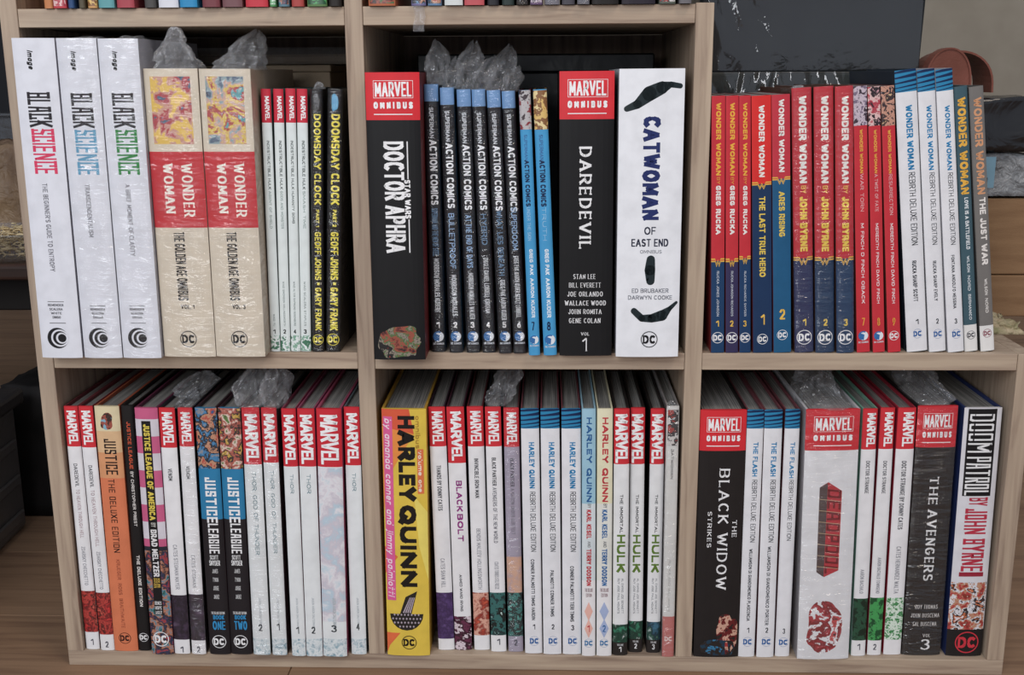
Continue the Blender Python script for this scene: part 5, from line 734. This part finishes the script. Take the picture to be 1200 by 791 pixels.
# plastic strip hanging over the upper board
V, F = [], []
for j in range(13):
    for i in range(4):
        t = j / 12; z = zt + .0006 - max(0, (j - 5)) * .0036; y = -.0035 + (.006 - .0012*j if j < 5 else 0)
        V.append((.0605 + i*.0036 + .001*math.sin(j), min(y, .012) - (.0006 if i in (1, 2) else 0) - .0008*math.sin(j*1.3+i), z))
for j in range(12):
    for i in range(3): F.append((j*4+i, j*4+i+1, (j+1)*4+i+1, (j+1)*4+i))
tag(mesh_obj('plastic_strip', V, F, [CRUMPLE]), 'clear plastic strip hanging over the edge of the upper middle board', 'packaging')
# crumpled film lying on top of lower volumes
r = tag(empty('film_scrap', (-.205, .05, -.345 + .2955)), 'scrap of clear crumpled film on the lower left volumes', 'packaging')
crumple(r, 0, 0, 0, .03, .05, .018, .004, .02, 91.3, .6, .4, name='film_scrap_body')

# open right-hand top: wrapped goods and a black case behind the row of volumes
r = tag(empty('wrapped_package', (.488, .262, T_ + .0002)), 'wide dark package in wrinkled clear plastic behind the red and blue volumes', 'package')
bevel_box('package_body', -.112, .112, -.058, .058, 0, .2885, WRAPM, r, .003)
V, F = [], []; nx, nz = 90, 16
for j in range(nz+1):
    for i in range(nx+1):
        x, z = -.113 + .226*i/nx, .2 + .089*j/nz
        f = noise.noise(Vector((x*85 + z*30, z*8, 2.2))) + .35*noise.noise(Vector((x*170 - z*40, z*14, 5)))
        V.append((x, -.064 - .010*max(-.4, f)*(.5+.5*j/nz) - .22*(.289 - z)*(.6 + .8*noise.noise(Vector((x*40, 0, 4)))), z))
for j in range(nz):
    for i in range(nx): F.append((j*(nx+1)+i, j*(nx+1)+i+1, (j+1)*(nx+1)+i+1, (j+1)*(nx+1)+i))
PWRAP = film('package_film', .01, 40, .15, .06, gloss=.09)
mesh_obj('plastic_wrap', V, F, [PWRAP], None, r, True)
for k, (x, dz) in enumerate(((.06, 0), (.085, .004))):
    pass
r = tag(empty('black_case', (.497, .262, T_ + .289)), 'large flat black glossy case in plastic standing on the wrapped package', 'case')
bm = bmesh.new(); bmesh.ops.create_cube(bm, size=1)
for v in bm.verts:
    x = -.127 if v.co.x < 0 else .131 + (.006 if v.co.z > 0 else 0); v.co = Vector((x, v.co.y*.11, (v.co.z+.5)*.24))
bmesh.ops.bevel(bm, geom=bm.edges[:], offset=.003, segments=2, affect='EDGES')
me = bpy.data.meshes.new('case_body'); bm.to_mesh(me); bm.free(); me.materials.append(BLK_G); o = bpy.data.objects.new('case_body', me); COL.objects.link(o); o.parent = r
V, F = [], []; nx, nz = 60, 44
for j in range(nz+1):
    for i in range(nx+1):
        x, z = -.126 + .255*i/nx, .002 + .16*j/nz; q = max(0, 1 - i/nx*1.7)
        f = noise.noise(Vector((x*46 + z*12, z*15, 7.2))) + .25*noise.noise(Vector((x*95 + z*30, z*34, 9)))
        V.append((x, -.0575 - (.0008 + .022*q*q)*max(-.3, f) - .16*q*(.17 - z), z))
for j in range(nz):
    for i in range(nx): F.append((j*(nx+1)+i, j*(nx+1)+i+1, (j+1)*(nx+1)+i+1, (j+1)*(nx+1)+i))
mesh_obj('plastic_wrap', V, F, [PWRAP], None, r, True)
# stack of cartons at the right end
def carton(z0, z1, x0, x1, y0, label):
    r = tag(empty('cardboard_carton', ((x0+x1)/2, y0 + .07, z0)), label, 'box'); h = z1 - z0; hw = (x1-x0)/2
    bevel_box('carton_body', -hw, hw, -.07, .07, 0, h - .0007, CARD, r, .0012)
    bevel_box('tape', -.045, -.03, -.0704, -.0699, .0005, h - .001, speckled('parcel_tape', 'a08662', 'ac926c', 20, .25, .5), r, 0)
    return r
carton(T_ + .0002, .060, .634, .776, .186, 'brown cardboard carton at the bottom of the stack at the right end of the bookcase')
carton(.0603, .152, .634, .776, .188, 'brown cardboard carton under the grey parcel, second from the bottom of its stack')
r = tag(empty('grey_parcel', (.705, .256, .1524)), 'silvery grey plastic parcel with a pale blue label, on the brown cartons', 'parcel')
lumpy('parcel_body', -.068, .07, -.07, .065, .002, .052, GREYP, r, 2, .006, 10, .04, 20)
bevel_box('label', -.066, .012, -.0735, -.0722, .012, .048, plain('7fa8bc', .3), r, 0)
bevel_box('mark', .0, .004, -.0742, -.0736, .006, .024, plain('2a2c30', .3), r, 0)
r = tag(empty('black_parcel', (.705, .256, .2048)), 'black plastic parcel on top of the silvery grey one', 'parcel')
lumpy('parcel_body', -.07, .072, -.07, .065, .001, .066, BLACKP, r, 5, .005, 10, .03, 18)
# rolled leather strip
r = tag(empty('leather_roll', (.672, .215, .2715)), 'brown leather strip curled into a loop on the black parcel', 'strap')
def spiral(name, pts, y0, y1, th, mat, parent):
    V, F = [], []; n = len(pts)
    for k, (x, z) in enumerate(pts):
        a = pts[max(0, k-1)]; b = pts[min(n-1, k+1)]; dx, dz = b[0]-a[0], b[1]-a[1]; l = math.hypot(dx, dz); nx, nz = -dz/l*th/2, dx/l*th/2
        V += [(x+nx, y0, z+nz), (x-nx, y0, z-nz), (x-nx, y1, z-nz), (x+nx, y1, z+nz)]
    for k in range(n-1):
        for q in range(4): F.append((k*4+q, k*4+(q+1) % 4, (k+1)*4+(q+1) % 4, (k+1)*4+q))
    F += [(0, 1, 2, 3), (n*4-1, n*4-2, n*4-3, n*4-4)]
    return mesh_obj(name, V, F, [mat], None, parent, False)
spiral('outer_turn', [(-.040 + .082*(.5-.5*math.cos(math.pi*k/20)) , .002 + .047*math.sin(math.pi*k/20)**.75) for k in range(21)], -.01, .05, .0022, LEATH, r)
spiral('inner_turn', [(-.043 + .052*(.5-.5*math.cos(math.pi*k/20)), .002 + .050*math.sin(math.pi*k/20)**.7) for k in range(21)], -.03, -.0105, .002, LEATH, r)
bm = bmesh.new()
pts = [(-.042 + .050*(.5-.5*math.cos(math.pi*k/20)), .002 + .049*math.sin(math.pi*k/20)**.7) for k in range(21)]
vs = [bm.verts.new((x, -.0285, z)) for x, z in pts]; vs2 = [bm.verts.new((x, -.0265, z)) for x, z in pts]
bm.faces.new(vs); bm.faces.new(vs2[::-1])
for k in range(21): bm.faces.new((vs[k], vs2[k], vs2[(k+1) % 21], vs[(k+1) % 21]))
bmesh.ops.recalc_face_normals(bm, faces=bm.faces)
me = bpy.data.meshes.new('end_flap'); bm.to_mesh(me); bm.free(); me.materials.append(LEATH); o = bpy.data.objects.new('end_flap', me); COL.objects.link(o); o.parent = r
# crumpled scrap on the top of the side panel
r = lumpy('crumpled_paper', .684, .735, .09, .165, T_ + .0002, T_ + .016, speckled('waxed_paper', '8f8a5c', 'c4b08c', 60, .5, .4, .5, 90), None, 8, .010, 12, .3, 40)
tag(r, 'crumpled green and tan scrap of paper lying at the right end of the top board', 'paper')

# ------------------------------------------------------------------ left of the bookcase: low table with things on it
tz = .030
r = tag(empty('low_table', (-.70, .69, FLOOR_Z)), 'dark brown wooden table left of the bookcase with a plastic tub on it', 'table')
h0 = tz - FLOOR_Z
bevel_box('table_top', -.30, .285, -.25, .22, h0 - .024, h0, DTAB, r, .006, 3)
bevel_box('drawer', -.27, .25, -.17, .20, h0 - .085, h0 - .0245, plain('17110e', .6), r, .002)
for sx in (-.27, .25):
    for sy in (-.19, .19): bevel_box('leg', sx - .015, sx + .015, sy - .015, sy + .015, .0003, h0 - .0245, DTAB, r, .001)
r = tag(empty('plastic_tub', (-.64, .52, tz + .0003)), 'shallow clear plastic tub of pale noodles on the dark table', 'container')
def tub(name, wx, wy, h, t, flare, mat, parent, rim=.004):
    V, F = [], []; n = 32
    prof_ = [(0, 0), (.9, 0), (1, .12*h), (1+flare, h), (1+flare+.03, h), (1+flare+.03, h-rim), (1+flare-.01-t, h-rim*.2), (.97, .14*h), (.88, t)]
    for k, (q, z) in enumerate(prof_):
        for i in range(n):
            a = 2*math.pi*i/n; ca, sa = math.cos(a), math.sin(a)
            V.append((q*wx*math.copysign(abs(ca)**.5, ca), q*wy*math.copysign(abs(sa)**.5, sa), z))
    for k in range(len(prof_)-1):
        for i in range(n): F.append((k*n+i, k*n+(i+1) % n, (k+1)*n+(i+1) % n, (k+1)*n+i))
    return mesh_obj(name, V, F, [mat], None, parent, True)
tub('tub_body', .085, .07, .042, .01, .06, CLEAR, r)
nd = speckled('noodle', 'c8a870', 'e6d2a4', 30, .5, .3)
V, F = [], []; rn = random.Random(3)
for q in range(420):
    cx, cy = rn.uniform(-.075, .075), rn.uniform(-.06, .06); z0 = .006 + rn.random()*.038; a0 = rn.random()*6.28; rad = rn.uniform(.004, .009); tl_ = rn.uniform(-.4, .4)
    ps = [(cx + rad*math.cos(a0+k*.7), cy + rad*math.sin(a0+k*.7), z0 + tl_*rad*math.sin(a0+k*.7)*1.2) for k in range(6)]
    b = len(V); t = .0011
    for k, (x, y, z) in enumerate(ps):
        a = a0 + k*.7; V += [(x + t*math.cos(a), y + t*math.sin(a), z), (x, y, z + t), (x - t*math.cos(a), y - t*math.sin(a), z), (x, y, z - t)]
    for k in range(5):
        for j in range(4): F.append((b+k*4+j, b+k*4+(j+1) % 4, b+(k+1)*4+(j+1) % 4, b+(k+1)*4+j))
o = mesh_obj('noodles', V, F, [nd], None, r); o['kind'] = 'stuff'
r = lumpy('paper_bag', -.80, -.55, .62, .75, tz + .0003, tz + .165, BAGM, None, 12, .022, 14, .25, 10)
tag(r, 'crumpled brown bag behind the tub of noodles', 'bag')
r = tag(empty('clear_box', (-.72, .83, tz + .0003)), 'tall clear plastic box behind the brown bag', 'container')
bevel_box('box_body', -.12, .085, -.04, .04, 0, .2, CLEAR, r, .006, 2)
bevel_box('rim', -.123, .088, -.043, .043, .2005, .206, CLEAR, r, .002)
r = tag(empty('storage_cabinet', (-.95, 1.15, FLOOR_Z)), 'dark cabinet far behind the low table', 'cabinet')
bevel_box('cabinet_body', -.75, .52, -.15, .25, .34, 1.5, plain('141519', .5), r, .003)
bevel_box('door', -.73, -.12, -.155, -.1505, .36, 1.48, plain('16202e', .4), r, .002)
bevel_box('door', -.115, .5, -.155, -.1505, .36, 1.48, plain('12151a', .4), r, .002)
for sx in (-.7, .47):
    for sy in (-.12, .22): bevel_box('leg', sx - .02, sx + .02, sy - .02, sy + .02, .0003, .3398, plain('101012', .5), r, .001)
# smoky storage crate on the floor
r = tag(empty('storage_crate', (-.80, .13, FLOOR_Z + .0003)), 'dark smoky plastic storage crate on the floor left of the bookcase', 'crate')
r.rotation_euler.z = .06
bevel_box('crate_body', -.22, .225, -.24, .26, 0, .19, GREYPL, r, .008, 2)
bevel_box('crate_lid', -.232, .236, -.252, .272, .1902, .214, DARKP, r, .006, 2)
for k in range(3): bevel_box('rib', .2252, .231, -.22, .24, .02 + .055*k, .035 + .055*k, GREYPL, r, .002)
r = lumpy('dark_bag', -.64, -.44, .44, .60, FLOOR_Z + .0003, -.155, speckled('dark_cloth', '0d0c0c', '1c1817', 20, .7, .2), None, 22, .008, 12, .05, 10)
tag(r, 'black cloth bag on the floor between the storage crate and the bookcase', 'bag')
r = lumpy('crumpled_bag', -.66, -.50, .64, .74, FLOOR_Z + .0003, -.17, speckled('pale_bag', '8f8884', 'b0a8a4', 20, .6, .3), None, 31, .018, 12, .5, 14)
tag(r, 'pale grey crumpled bag peeking above the black cloth bag', 'bag')
